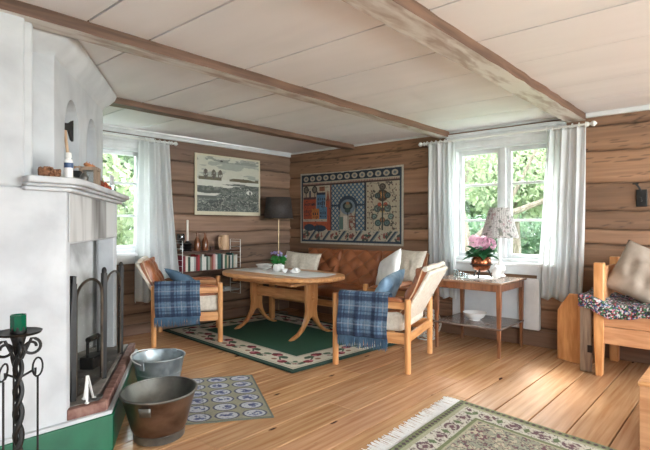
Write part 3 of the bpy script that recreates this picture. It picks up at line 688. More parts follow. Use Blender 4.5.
for sg in (0, math.pi):
    m = MB(); a0 = -R(41)-R(140)+sg
    m.lathe([(.0,0)],3) if False else None
    pts = [(a0-.16,.20),(a0+.16,.20)]
    vs = []
    for zz, rr in ((.185,.1835),(.235,.197)):
        for k_ in range(7):
            a = a0-.16+.32*k_/6; vs.append(((rr+.006)*math.cos(a)*1.12,(rr+.006)*math.sin(a),zz))
    m.add(vs, [(k_,k_+1,k_+8,k_+7) for k_ in range(6)]); obj('handle_plate', m, M['tubin'], t, solid=.005)
t = thing('zinc_bucket', 'galvanised zinc bucket with wire handle behind the copper tub', 'bucket', (1.815,3.13,0), R(20)); t.scale = (1,1,1.14)
m = MB(); m.lathe([(.0001,.008),(.115,.008),(.118,0),(.122,0),(.122,.01),(.150,.15),(.153,.152),(.155,.16),(.152,.162),(.172,.245),(.176,.25),(.176,.258),(.170,.255),(.150,.16),(.118,.014),(.0001,.014)],44)
obj('bucket_body', m, M['zinc'], t)
m = MB(); m.tube([(.176*math.cos(q),.176*math.sin(q),.254) for q in np.linspace(0,2*math.pi,48,endpoint=False)],.005,8,closed=True); obj('rim', m, M['zinc'], t)
m = MB(); m.tube([(.178*math.cos(q),.19*math.sin(q)*.98,.235+.03*abs(math.sin(q))) for q in np.linspace(0,math.pi,24)],.0035,6); obj('wire_handle', m, M['wire'], t)
for q in (0,math.pi):
    m = MB(); m.box((-.004,-.018,.2),(.006,.018,.262), Matrix.Rotation(q,4,'Z') @ Matrix.Translation((.168,0,0))); obj('ear', m, M['zinc'], t, bevel=.002)

# ---------------------------------------------------------------- rugs
def rug_grid(o, U, V, nu, nv, z=.008, seed=1, amp=.0015):
    u = np.linspace(0,1,nu); v = np.linspace(0,1,nv); uu, vv = np.meshgrid(u, v)
    P = np.zeros((nv,nu,3)); 
    for k_ in range(2): P[...,k_] = o[k_] + U[k_]*uu + V[k_]*vv
    P[...,2] = z + amp*(fbm(uu*9, vv*9, seed)-.5)*2
    return P, uu, vv
def blank(shape, c): A = np.zeros(shape+(3,)); A[:] = c; return A
# table rug: floral border, green centre
W_, L_ = 1.62, 2.26
P, uu, vv = rug_grid((2.80,2.80), (1.615,-.12), (.17,2.24), 260, 360, .011)
x = uu*W_; y = vv*L_; C = blank(x.shape, (38,72,56)); d = np.minimum.reduce([x, W_-x, y, L_-y])
C[(d>.055)&(d<.335)] = (222,214,196); C[(d>.07)&(d<.08)] = (120,110,96)
C[(d>.315)&(d<.325)] = (120,104,90)
C[d>=.335] = (36,84,64)
nn = fbm(x*7, y*7, 4)
inb = (d>.075)&(d<.31)
# along-border coordinate
s = np.where(np.minimum(x,W_-x) < np.minimum(y,L_-y), y, x)
dd = d-.195
per = .40; ph = (s % per)/per; vine = .05*np.sin(2*np.pi*s/per)
C[inb & (np.abs(dd-vine)<.010)] = (70,92,70)
def blob(cs, cd, r, col, ax=1.0):
    q = ((s-cs+per/2) % per) - per/2
    C[inb & ((q/ax)**2 + (dd-cd)**2 < (r*(.8+.5*nn))**2)] = col
for cs, cd, r, col, ax in ((.10,.055,.042,(128,36,50),1.2),(.06,.045,.022,(196,120,130),1.2),(.14,.06,.02,(80,20,34),1.2),(.30,-.055,.042,(128,36,50),1.2),(.34,-.05,.022,(196,120,130),1.),
                           (.0,.045,.026,(86,110,84),1.8),(.20,.02,.024,(86,110,84),1.6),(.22,-.06,.02,(60,84,66),2.2),(.02,-.05,.022,(150,110,90),1.4),(.38,.03,.022,(60,84,66),1.8),(.17,-.035,.014,(128,36,50),1.0)):
    blob(cs, cd, r, col, ax)
C[d<.012] = (30,54,44)
o = painted('floral_rug', P, C, M['woven'], None, solid=.012); tag(o, 'green rug with cream floral border under the dining table', 'rug')
# small mat with round medallions
P, uu, vv = rug_grid((2.09,2.25), (-.66,.485), (.47,.765), 220, 240, .005, 3)
Lx, Ly = .819, .9; x = uu*Lx; y = vv*Ly; C = blank(x.shape, (154,151,130)); C *= (.9+.2*fbm(x*18,y*60,9))[...,None]
px_, py_ = .172, .148; cx = ((x-.02) % px_)-px_/2; cy = ((y-.012) % py_)-py_/2; rr = np.sqrt((cx/.078)**2+(cy/.066)**2)
C[rr<1] = (84,86,104); C[rr<.84] = (196,198,206); det = fbm(x*45,y*45,12); C[(rr<.62)&(det>.5)] = (110,116,150); C[(rr<.3)&(det>.42)] = (80,86,124)
C[(np.abs(x-Lx*.5)<.004)] *= .85; dm = np.minimum.reduce([x,Lx-x,y,Ly-y]); C[dm<.012] = (110,112,100)
o = painted('medallion_mat', P, C, M['woven'], None, solid=.006); tag(o, 'small thin mat with rows of round blue medallions beside the tub', 'mat')
# oriental rug at the bottom right
U = Vector((-.94,-.045,0)); V = Vector((-.155,-.98,0)); U.normalize(); V.normalize(); LU, LV = 1.35, 2.1; O = Vector((3.115,1.50,0))
P, uu, vv = rug_grid((O.x,O.y), tuple(U*LU)[:2], tuple(V*LV)[:2], 330, 460, .008, 6)
x = uu*LU; y = vv*LV; d = np.minimum.reduce([x, LU-x, y, LV-y]); C = blank(x.shape, (158,157,138))
s = np.where(np.minimum(x,LU-x) < np.minimum(y,LV-y), y, x)
n1 = fbm(x*48,y*48,30,2); n2 = fbm(x*34+5,y*34,31,2); n3 = fbm(x*60,y*60,33,2)
C[d<.05] = (126,132,98)
m1 = (d>.012)&(d<.045); C[m1&(np.abs(((s*26)%1)-.5)+np.abs(d-.028)*26<.42)] = (84,66,70)
m2 = (d>.05)&(d<.075); C[m2] = (170,168,140)
m3 = (d>.075)&(d<.20); C[m3] = (204,199,186)
per = .17; q = ((s)%per)-per/2; dd = d-.1375
r3 = np.sqrt((q/1.1)**2+dd**2)
C[m3&(np.abs(n1-.5)<.035)] = (96,84,84); C[m3&(r3<.05)&(n1>.46)] = (108,82,88); C[m3&(r3<.032)&(n3>.42)] = (186,176,164); C[m3&(np.abs(q)/1.3+np.abs(dd)<.02)] = (112,80,86); C[m3&(np.abs(np.abs(q)-per/2)+np.abs(dd)*.6<.022)] = (104,118,84)
C[(d>.2)&(d<.222)] = (120,128,92); C[(d>.222)&(d<.235)] = (178,172,146)
f = d>=.235; xc = x-LU/2; yc = y-LV/2
C[f] = (156,157,138); C[f&(np.abs(n2-.5)<.045)] = (98,90,90); C[f&(n1>.62)] = (196,184,160); C[f&(n3>.66)] = (116,80,86)
lat = np.abs((((x/ .21)%1)-.5))+np.abs((((y/.28)%1)-.5)); C[f&(np.abs(lat-.5)<.03)] = (186,176,152); C[f&(np.abs(lat-.5)<.012)] = (92,74,78); C[f&(lat<.14)&(n3>.45)] = (112,80,86); C[f&(lat<.06)] = (190,182,164)
o = painted('oriental_rug', P, C, M['woven'], None, solid=.012); tag(o, 'pale green patterned oriental rug with white fringe at the bottom edge', 'rug')
m = MB(); 
for i in range(240):
    a = O + U*(LU*(i+.5)/240); a.z = .006; dv = V*-1
    b = a + dv*random.uniform(.10,.135) + U*random.uniform(-.012,.012); c_ = (a+b)/2 + U*random.uniform(-.006,.006)
    m.tube([a, c_, b], [.0028,.0026,.0018], 4)
fr = obj('fringe', m, M['cwhite'], o); fr['kind'] = 'stuff'

# ---------------------------------------------------------------- wall hangings
# tapestry on right wall: y from 4.86 (left) to 3.16 (right)
def place_sheet(n_u, n_v, a, b, z0, z1, axis, pos, sag=0):
    u = np.linspace(0,1,n_u); v = np.linspace(0,1,n_v); uu, vv = np.meshgrid(u, v)
    w_ = a+(b-a)*uu; z = z1+(z0-z1)*vv; off = .006*(fbm(uu*5,vv*4,3)-.5)*2+.004
    P = np.stack([pos-off-.012, w_, z], -1) if axis == 'X' else np.stack([w_, pos-off-.012, z], -1)
    return P, uu, vv
P, uu, vv = place_sheet(340, 220, 4.865, 3.16, .945, 1.925, 'X', X1-.012)
P[...,2] += (.018*np.sin(uu*3.1))*(vv<.02)*-1
Wt, Ht = 1.705, .98; x = uu*Wt; y = vv*Ht
C = blank(x.shape, (206,196,178)); navy = (52,66,80); cream = (188,176,156); org = (178,82,54); blue = (92,128,156)
def rect(a,b,c,d,col): C[(x>=a)&(x<b)&(y>=c)&(y<d)] = col
def ell(cx,cy,rx,ry,col,msk=True): C[(((x-cx)/rx)**2+((y-cy)/ry)**2<1)&msk] = col
rect(.025,1.68,.025,.955,navy); rect(.05,1.655,.035,.13,(46,56,66)); 
for i in range(13): ell(.11+i*.123,.083,.047,.036,cream); ell(.11+i*.123,.083,.022,.017,(110,116,120))
rect(.05,1.655,.13,.145,cream); rect(.05,1.655,.145,.165,(150,92,80)); C[(y>=.145)&(y<.165)&(x>.05)&(x<1.655)&((x*40)%1>.5)] = cream; rect(.05,1.655,.165,.185,(80,60,56))
rect(.05,1.655,.8,.94,cream)
# panel 1: little town
rect(.05,.56,.185,.8,(200,188,164)); rect(.05,.56,.27,.5,(190,170,146))
for cx in (.11,.27): ell(cx,.235,.05,.05,(56,58,56)); ell(cx,.235,.034,.034,(120,110,96)); rect(cx-.006,cx+.006,.27,.36,(56,58,56))
rect(.17,.20,.25,.42,(60,66,80)); rect(.06,.30,.36,.50,org); rect(.06,.30,.34,.37,(90,60,60))
rect(.31,.47,.30,.50,blue); rect(.31,.47,.28,.31,(50,56,70)); rect(.36,.46,.2,.26,(150,96,72))
rect(.48,.55,.38,.5,org); C[(x>.48)&(x<.55)&(y>.25)&(y<.4)&(np.abs(x-.515)<(y-.25)*.22)] = (150,84,66)
rect(.06,.22,.47,.64,(176,84,54)); rect(.22,.36,.5,.64,(196,120,62)); rect(.36,.5,.48,.66,blue); rect(.5,.555,.5,.66,org)
for (a,b,c,d) in ((.06,.3,.4,.48),(.31,.47,.33,.47),(.06,.22,.5,.6),(.22,.36,.53,.62),(.36,.5,.52,.62)):
    C[(x>a+.01)&(x<b-.01)&(y>c)&(y<d)&(((x-a)*26)%1>.55)&(((y-c)*17)%1>.4)] = (58,54,60)
rect(.055,.5,.64,.68,cream); rect(.055,.55,.68,.78,(186,92,60)); ell(.17,.76,.10,.05,navy); ell(.36,.77,.12,.045,navy); rect(.5,.555,.66,.8,org)
C[(x>.06)&(x<.55)&(y>.2)&(y<.8)&(np.abs(fbm(x*16,y*16,44)-.5)<.012)] = (60,50,50)
rect(.555,.575,.18,.8,(110,60,52))
# panel 2: lattice with arch and a figure
rect(.58,1.13,.185,.8,(176,172,160)); msk = (x>.58)&(x<1.13)&(y>.185)&(y<.8); C[msk&((((x+y)*15)%1<.36)|(((x-y)*15)%1<.36))] = (66,100,124)
ell(.855,.47,.16,.13,navy); rect(.725,.985,.50,.8,(176,168,150)); rect(.715,.725,.48,.8,navy); rect(.985,.995,.48,.8,navy); rect(.58,1.13,.455,.475,navy)
ell(.855,.49,.125,.10,(120,134,144)); ell(.855,.475,.085,.055,(48,60,62)); ell(.855,.475,.05,.03,(120,124,104)); ell(.855,.535,.05,.03,(60,76,72)); ell(.855,.44,.03,.02,(150,110,80)); rect(.845,.865,.56,.78,(52,60,66))
rect(.71,.78,.62,.78,(96,120,112)); C[(x>.78)&(x<.86)&(y>.6)&(y<.79)&(np.abs(x-.82)<.04)] = (206,196,180); C[(x>.88)&(x<.985)&(y>.56)&(y<.79)&(np.abs(fbm(x*22,y*22,50)-.5)<.09)] = (130,86,72)
rect(1.13,1.15,.18,.8,(60,52,52))
# panel 3: flowering plant
rect(1.16,1.655,.185,.8,(186,172,148)); cx0 = 1.405
for (cx,cy,r,col) in ((1.405,.25,.05,(80,70,60)),(1.405,.36,.085,(86,62,44)),(1.405,.35,.05,(160,112,66)),(1.33,.36,.045,(60,72,70)),(1.48,.36,.045,(60,72,70)),(1.405,.52,.06,(180,150,100)),(1.33,.52,.055,(88,100,92)),(1.48,.52,.055,(88,100,92)),(1.36,.47,.03,(150,70,52)),(1.45,.47,.03,(150,70,52)),(1.405,.53,.03,(90,60,48)),(1.28,.62,.045,(96,112,104)),(1.53,.62,.045,(96,112,104)),(1.34,.7,.05,(70,88,84)),(1.47,.7,.05,(70,88,84)),(1.405,.66,.04,(120,84,60))):
    ell(cx,cy,r,r*.85,col); ell(cx,cy,r*.55,r*.45,tuple(min(255,c_*1.25+20) for c_ in col)); ell(cx,cy,r*.28,r*.22,col)
rect(1.395,1.415,.28,.79,(58,66,62)); sp = (x>1.17)&(x<1.65)&(y>.2)&(y<.79)&(np.abs(x-cx0)>.14)&(((x*19)%1-.5)**2+((y*15)%1-.5)**2<.03); C[sp] = (110,76,66)
# bottom band of slanted leaves
bm = (y>.805)&(y<.93)&(x>.05)&(x<1.655); q = ((x+.9*(y-.8))/.265)%1; C[bm&(q<.12)] = navy; C[bm&(q>.12)&(q<.2)] = (120,128,126)
C[bm&(q>.3)&(q<.9)&((((q-.6)/.28)**2+((y-.868)/.045)**2)<1)&(fbm(x*30,y*30,61)>.47)] = (140,78,70); C[bm&(q>.3)&(q<.9)&(fbm(x*28+3,y*28,62)>.6)] = (70,84,76)
rect(.05,1.655,.93,.955,navy)
pp = (x>1.16)&(x<1.655)&(y>.19)&(y<.795)&(np.abs(x-cx0)<.2)&(np.abs(fbm(x*13,y*13,72)-.5)<.028); C[pp] = (84,78,70)
C = C*(.84+.14*fbm(x*60,y*8,70))[...,None]
o = painted('folk_tapestry', P, C, M['woven'], None, solid=.008); tag(o, 'woven folk tapestry with town, archway and flowering plant panels on timber wall', 'tapestry')
# picture on left-hand wall
P, uu, vv = place_sheet(260, 190, 3.42, 4.455, 1.325, 2.075, 'Y', Y1-.012)
x = uu; y = vv; C = blank(x.shape, (208,204,190)); n1 = fbm(x*4,y*16,80); n2 = fbm(x*9,y*22,81); n3 = fbm(x*28,y*30,82)
inn = (x>.03)&(x<.975)&(y>.03)&(y<.94)
sky = inn&(y<.42); C[sky] = (196,196,180); C[sky&(n1+.15*(.2-y)>.56)] = (160,164,154); C[sky&(y<.12)&(n2>.5)] = (140,144,136)
C[inn&(y>=.40)] = (206,206,194); C[inn&(y>.37)&(y<.42)&(((x>.05)&(x<.38))|((x>.5)&(x<.97)))&(n2>.4-.25*(np.abs(y-.4)<.015))] = (104,98,78)
C[inn&(((x-.72)/.16)**2+((y-.395)/.03)**2<1)] = (96,86,64)
for cx in (.15,.265,.36): C[inn&(((x-cx)/.035)**2+((y-.32)/.075)**2<1)&(n3>.36)] = (100,94,84); C[inn&(np.abs(x-cx)<.004)&(y>.24)&(y<.40)] = (80,72,66)
land = inn&(y>.48)&((y-.46)*1.9+.55*(n1-.5)+.5*(x-.45)*(y>.46)>.26-.0*x); C[land] = (104,110,104); C[land&(n2>.52)] = (76,82,78); C[land&(np.abs(n3-.5)<.03)] = (170,172,160)
isl = inn&(y>.46)&(y<.75)&(fbm(x*3.2,y*24,85)>.54); C[isl] = (112,116,108); C[isl&(n3>.5)] = (84,90,84)
C[land&(y>.78)] = C[land&(y>.78)]*.92
C[inn&(np.abs(y-.60-.02*np.sin(x*9))<.022)&(x<.36)] = (84,88,82); C[inn&(np.abs(y-.70)<.02)&(x<.3)] = (92,96,90)
C[inn&(np.abs(x-.38)+2*np.abs(y-.09)<.035)&(np.abs(y-.09-.5*np.abs(x-.38))<.012)] = (60,60,56)
C[inn&(((x-.82)/.05)**2+((y-.6)/.035)**2<1)] = (214,214,204); C[inn&(((x-.83)/.014)**2+((y-.605)/.03)**2<1)] = (50,50,48)
C[(~inn)] = (206,198,172)
o = painted('wall_chart', P, C, M['print'], None, solid=.010); tag(o, 'grey printed landscape picture of water and ships on the left-hand wall', 'picture')
# iron hook
t = thing('wall_hook', 'black iron candle bracket on the timber wall above the bed', 'wall hook', (X1-.012,.742,1.36))
m = MB(); m.box((-.018,-.042,0),(0,.042,.15)); obj('back_plate', m, M['black'], t, bevel=.006)
m = MB(); m.tube([(-.015,.0,.13),(-.02,.02,.17),(-.03,.04,.2)],.008,6); m.tube([(-.03,.02,.2),(-.03,.065,.2)],.007,6); obj('hook_arm', m, M['black'], t)
m = MB(); m.tube([(-.015,0,.05),(-.05,-.0,.05),(-.055,.0,.08)],.008,6); obj('hook', m, M['black'], t)

# ---------------------------------------------------------------- curtains
def curtain(label, a0, a1, b0, b1, ztop, zbot, axis, pos, folds, seed, swing=0):
    t = thing('curtain', label, 'curtain', (pos, a0, zbot) if axis == 'X' else (a0, pos, zbot)); nu, nv = folds*14, 50
    rp = np.random.default_rng(seed); ph = rp.uniform(-.5,.5,6); off = Vector(t.location)
    def fn(u, v):
        a = a0+(a1-a0)*u; b = b0+(b1-b0)*u; w_ = b+(a-b)*(v**.8); z = zbot+(ztop-zbot)*v
        q = 2*math.pi*folds*(u+.02*math.sin(5*u+ph[0])+.012*math.sin(v*4+ph[1])*(1-v))
        dpt = (.032-.014*v)*math.sin(q)+.012*math.sin(q*.5+ph[2]+v*2)+.01*math.sin(v*7+u*9)*(1-v)
        w_ += .012*math.cos(q*.9+v*3)*(1-.6*v)+swing*math.sin(v*math.pi)
        z += .012*math.sin(q*.5)*(1-v)
        p = Vector((pos+dpt, w_, z)) if axis == 'X' else Vector((w_, pos+dpt, z))
        return p-off
    m = MB(); m.grid(fn, nu, nv); obj('curtain_cloth', m, M['sheer'], t, sharp=0, recalc=False, solid=.0015)
    for k_ in range(folds+1):
        m = MB(); u = k_/folds; w_ = a0+(a1-a0)*u
        p = Vector((pos, w_, ztop)) if axis == 'X' else Vector((w_, pos, ztop))
        ring = [((p+ (Vector((math.cos(q)*.024,.0,.012+math.sin(q)*.024)) if axis=='X' else Vector((0,math.cos(q)*.024,.012+math.sin(q)*.024))))-off) for q in np.linspace(0,2*math.pi,13)[:-1]]
        m.tube(ring, .004, 6, closed=True); obj('curtain_ring', m, M['wire'], t)
    return t
def rod(label, axis, pos, a0, a1, z):
    t = thing('curtain_rod', label, 'curtain rod', (pos, a0, z) if axis=='X' else (a0, pos, z)); L = a1-a0
    mk = (lambda s, r=0: Vector((0,s,0))) if axis=='X' else (lambda s, r=0: Vector((s,0,0)))
    m = MB(); m.tube([mk(0), mk(L)], .012, 10); obj('pole', m, M['wire'], t)
    for s, sg in ((0,-1),(L,1)):
        m = MB(); m.tube([mk(s+sg*q) for q in (0,.01,.02,.03,.04,.055,.07,.085,.095)], [.012,.022,.022,.012,.012,.024,.026,.014,.003], 12); obj('finial', m, M['wire'], t)
    for s in (.12, L-.12):
        m = MB(); a = mk(s); m.beam(a, a+(Vector((.075,0,-.0)) if axis=='X' else Vector((0,.075,0))), .014, .02)
        obj('bracket', m, M['wire'], t)
rod('white curtain rod with turned finials above the right-hand window', 'X', 4.975, 1.17, 2.83, 2.125)
rod('white curtain rod above the left-hand window beside the fireplace', 'Y', 5.025, 1.35, 3.06, 2.135)
curtain('sheer white curtain on the left side of the right-hand window', 2.80,2.47,2.79,2.44,2.11,.40,'X',4.965,6,1)
curtain('sheer white curtain on the right side of the right-hand window by the bed', 1.51,1.165,1.61,1.20,2.11,.49,'X',4.965,6,2)
curtain('sheer white curtain at the left-hand window above the armchair', 2.68,3.04,2.62,3.20,2.12,.36,'Y',5.02,6,3)

# radiator
t = thing('radiator', 'flat white electric radiator on the wall below the right-hand window', 'radiator', (X1-.03,2.0,.17))
m = MB(); m.box((-.055,-.42,.0),(-.005,.50,.50)); obj('radiator_panel', m, M['radi'], t, bevel=.008)
m = MB(); m.box((-.065,-.42,.0),(-.0551,-.285,.50)); m.box((-.07,-.37,.40),(-.0651,-.325,.46)); obj('control_box', m, M['white'], t, bevel=.004)

# ---------------------------------------------------------------- cushions
def cushion_mb(w_, h_, t_, seed=0, wr=.008, pinch=.06, n=26):
    r = np.random.default_rng(seed); mb = MB(); k1 = r.uniform(0,6,6)
    def side(sg):
        def fn(u, v):
            a = 2*u-1; b = 2*v-1; e = (1-abs(a)**2.6)*(1-abs(b)**2.6); th = t_/2*max(e,0)**.42
            x = w_/2*a*(1-pinch*(1-b*b)*abs(a)); y = h_/2*b*(1-pinch*(1-a*a)*abs(b))
            z = sg*(th + wr*e*(math.sin(7*a+3*b+k1[0])*math.sin(5*b-2*a+k1[1])+.5*math.sin(13*a+k1[2]+4*b)))
            return (x, y, z)
        return fn
    mb.grid(side(1), n, n); o = len(mb.v); mb.grid(side(-1), n, n)
    mb.f[n*n:] = [f[::-1] for f in mb.f[n*n:]]
    return mb
def cushion(name, label, w_, h_, t_, mat, loc, rot, seed=0, cat='cushion', **k):
    mb = cushion_mb(w_, h_, t_, seed, **k); o = obj(name, mb, mat, None, merge=.0004, sharp=0)
    o.location = loc; o.rotation_euler = rot; return tag(o, label, cat)
def orient(normal, up_hint, spin=0):
    z = Vector(normal).normalized(); y = (Vector(up_hint) - z*z.dot(Vector(up_hint))).normalized(); x = y.cross(z)
    return (Matrix((x,y,z)).transposed() @ Matrix.Rotation(spin,3,'Z')).to_euler()

# ---------------------------------------------------------------- sofa
sf = thing('leather_sofa', 'brown button-tufted leather sofa with pine frame beneath the tapestry', 'sofa', (4.60,3.705,0), R(-90))
SW = 1.86
m = MB()
for sx in (-1,1):
    pass
for sx in (-1,1):
    for sy in (-.36,.30):
        q = MB(); x_ = sx*(SW/2-.03); q.box((x_-.028,sy-.03,0),(x_+.028,sy+.03,.56 if sy<0 else .60)); obj('leg', q, M['pine'], sf, bevel=.008)
    q = MB(); x_ = sx*(SW/2-.03); q.box((x_-.03,-.33,.50),(x_+.03,.28,.55)); q.box((x_-.022,-.33,.27),(x_+.022,.28,.34)); obj('arm_frame', q, M['piney'], sf, bevel=.008)
    q = MB(); q.grid(lambda u,v: (x_+.05*math.cos(math.pi*(1-v)), -.40+.70*u, .552+.045*math.sin(math.pi*v)*(1-abs(2*u-1)**6)), 18, 8); obj('arm_pad', q, M['leather'], sf, recalc=False, sharp=0, solid=.006)
q = MB(); q.box((-SW/2+.06,-.37,.27),(SW/2-.06,-.335,.34)); q.box((-SW/2+.06,.28,.27),(SW/2-.06,.31,.34)); q.box((-SW/2+.06,.31,.5),(SW/2-.06,.335,.56)); obj('rail', q, M['pinex'], sf, bevel=.006)
def tuft_section(x0, x1, name, parent, b0=(.14,.44), b1=(.37,.875), thick=.07, nb=(5,5), mat=None):
    w_ = x1-x0; L = math.hypot(b1[0]-b0[0], b1[1]-b0[1]); dirv = Vector((0,(b1[0]-b0[0])/L,(b1[1]-b0[1])/L)); nrm = Vector((0,-dirv.z,dirv.y))
    def fn(u, v):
        a = u*nb[0]; b = v*nb[1]; e = min(1, (min(u,1-u)*w_)/.035, (min(v,1-v)*L)/.035); e = math.sqrt(max(0,e*(2-e)))
        tf = (abs(math.sin(math.pi*(a+b)/1.0*.5*1.0))*abs(math.sin(math.pi*(a-b)*.5)))**.4 if .06<v<.97 else 1
        h = thick*(.4*e+.6*e*tf)
        p = Vector((x0+w_*u, b0[0], b0[1])) + dirv*(L*v) + nrm*h
        p.y += .03*math.sin(math.pi*v)
        return p
    q = MB(); q.grid(fn, 44, 44)
    def back(u, v): 
        p = Vector((x0+w_*u, b0[0], b0[1])) + dirv*(L*v) - nrm*.03; p.y += .03*math.sin(math.pi*v); return p
    q.grid(back, 10, 10)
    bnd = [(i/44,0) for i in range(44)]+[(1,i/44) for i in range(44)]+[(1-i/44,1) for i in range(44)]+[(0,1-i/44) for i in range(44)]
    ps = [fn(*b) for b in bnd]; pb = [back(*b) for b in bnd]; n_ = len(ps)
    q.add(ps+pb, [(i,(i+1)%n_,n_+(i+1)%n_,n_+i) for i in range(n_)])
    s = obj(name, q, mat or M['leather'], parent, sharp=0, merge=.0003)
    q = MB(); q.tube([p+nrm*.004 for p in ps], .006, 6, closed=True); obj('piping', q, M['piping'], s)
    return s
for i in range(3):
    x0_ = -SW/2+.01+i*(SW-.02)/3; tuft_section(x0_+.004, x0_+(SW-.02)/3-.004, 'back_cushion', sf)
for i in range(3):
    x0_ = -SW/2+.07+i*(SW-.14)/3; w_ = (SW-.14)/3-.008
    q = cushion_mb(w_, .56, .16, i, wr=.002, pinch=.0); q.v = [(v[0]+x0_+w_/2+.004, v[1]-.07, v[2]+.415) for v in q.v]; obj('seat_cushion', q, M['leather'], sf, merge=.0004, sharp=0)

# cushions on the sofa
cushion('white_cushion', 'plain white cushion leaning at the right end of the sofa', .42,.42,.12, M['cwhite'], (4.56,3.06,.69), orient((-.75,.45,.4),(0,0,1),R(28)), 5)
cushion('patterned_cushion', 'pale grey patterned cushion behind the white one on the sofa', .40,.40,.10, M['canvas'], (4.72,2.90,.74), orient((-.85,.2,.45),(0,0,1),R(0)), 6)
cushion('cream_cushion', 'large cream cushion propped at the left end of the sofa behind the violet plant', .56,.50,.15, M['canvas'], (4.60,4.47,.61), orient((-.8,-.15,.3),(0,0,1),R(-3)), 7)

# ---------------------------------------------------------------- armchairs
def armchair(label, loc, rz):
    t = thing('armchair', label, 'armchair', loc, rz, 'pine armchairs with leather cushions at the dining table'); W2, D2 = .355, .32
    for sx in (-1,1):
        for sy, h in ((-D2,.615),(D2,.60)):
            q = MB(); x_ = sx*W2; q.prism([(x_+.028*math.cos(a)*(1 if abs(math.cos(a))<.9 else .97), sy+.026*math.sin(a)) for a in np.linspace(0,2*math.pi,16,endpoint=False)], 0, h); obj('leg', q, M['pine'], t, bevel=.006)
        q = MB(); x_ = sx*W2; q.box((x_-.013,-D2+.02,.515),(x_+.013,D2-.02,.575)); obj('arm_rail', q, M['piney'], t, bevel=.005)
        q = MB(); q.box((x_-.012,-D2+.02,.235),(x_+.012,D2-.02,.325)); obj('side_rail', q, M['piney'], t, bevel=.005)
        q = MB()
        def pad(u,v): return (x_+.042*math.cos(math.pi*(1-v)), -D2+.035+(2*D2-.07)*u, .577+(.036+.01*math.sin(3+u*3))*math.sin(math.pi*v)**.6*(1-abs(2*u-1)**8))
        q.grid(pad, 20, 8); obj('arm_pad', q, M['leather'] , t, recalc=False, sharp=0, solid=.006)
    q = MB(); q.box((-W2+.02,-D2-.012,.235),(W2-.02,-D2+.012,.315)); obj('front_rail', q, M['pinex'], t, bevel=.005)
    q = MB(); q.box((-W2+.02,D2-.012,.51),(W2-.02,D2+.012,.57)); q.box((-W2+.02,D2-.012,.25),(W2-.02,D2+.012,.32)); obj('rear_rail', q, M['pinex'], t, bevel=.005)
    q = cushion_mb(.65,.60,.10,3,wr=.002,pinch=0); q.v = [(v[0], v[1]-.02, v[2]+.485+ -.06*v[1]) for v in q.v]; s = obj('seat_cushion', q, M['leather'], t, merge=.0004, sharp=0)
    q = MB(); q.box((-.335,-.315,.325),(.335,.27,.485)); obj('seat_base', q, M['canvas'], s, bevel=.03)
    tuft_section(-.315,.315,'back_cushion',t,b0=(.20,.42),b1=(.43,.835),thick=.07,nb=(5,4))
    q = MB(); L = math.hypot(.23,.415); d = Vector((0,.23/L,.415/L)); nn_ = Vector((0,-d.z,d.y))
    def bk(u,v): p = Vector((-.335+.67*u,.20,.40))+d*(L*(-.02+1.06*v))-nn_*(.075); return p
    pa = Vector((0,.20,.42))
    c0 = pa - d*.01 - nn_*.034; c1 = pa + d*(L*1.04) - nn_*.034
    q.beam(c0-nn_*.022, c1-nn_*.022, .64, .036, up=nn_); cs = obj('back_cover', q, M['canvas'], t, bevel=.014)
    q = MB()
    c1t = c1+nn_*.02
    q.k = 0; q.tube([c1t+Vector((x_,0,.004*math.sin(x_*20))) for x_ in np.linspace(-.315,.315,14)], .022, 10); obj('rolled_top', q, M['canvas'], cs)
    return t
CH1 = ((3.675,2.505,0), R(195)); CH2 = ((2.985,4.55,0), R(55.2))
armchair('pine armchair at right end of table with its back to the side table', *CH1)
armchair('pine armchair at left of table in front of the wall bookshelf', *CH2)
def world(CH, p): 
    return Matrix.Translation(CH[0]) @ Matrix.Rotation(CH[1],4,'Z') @ Vector(p)
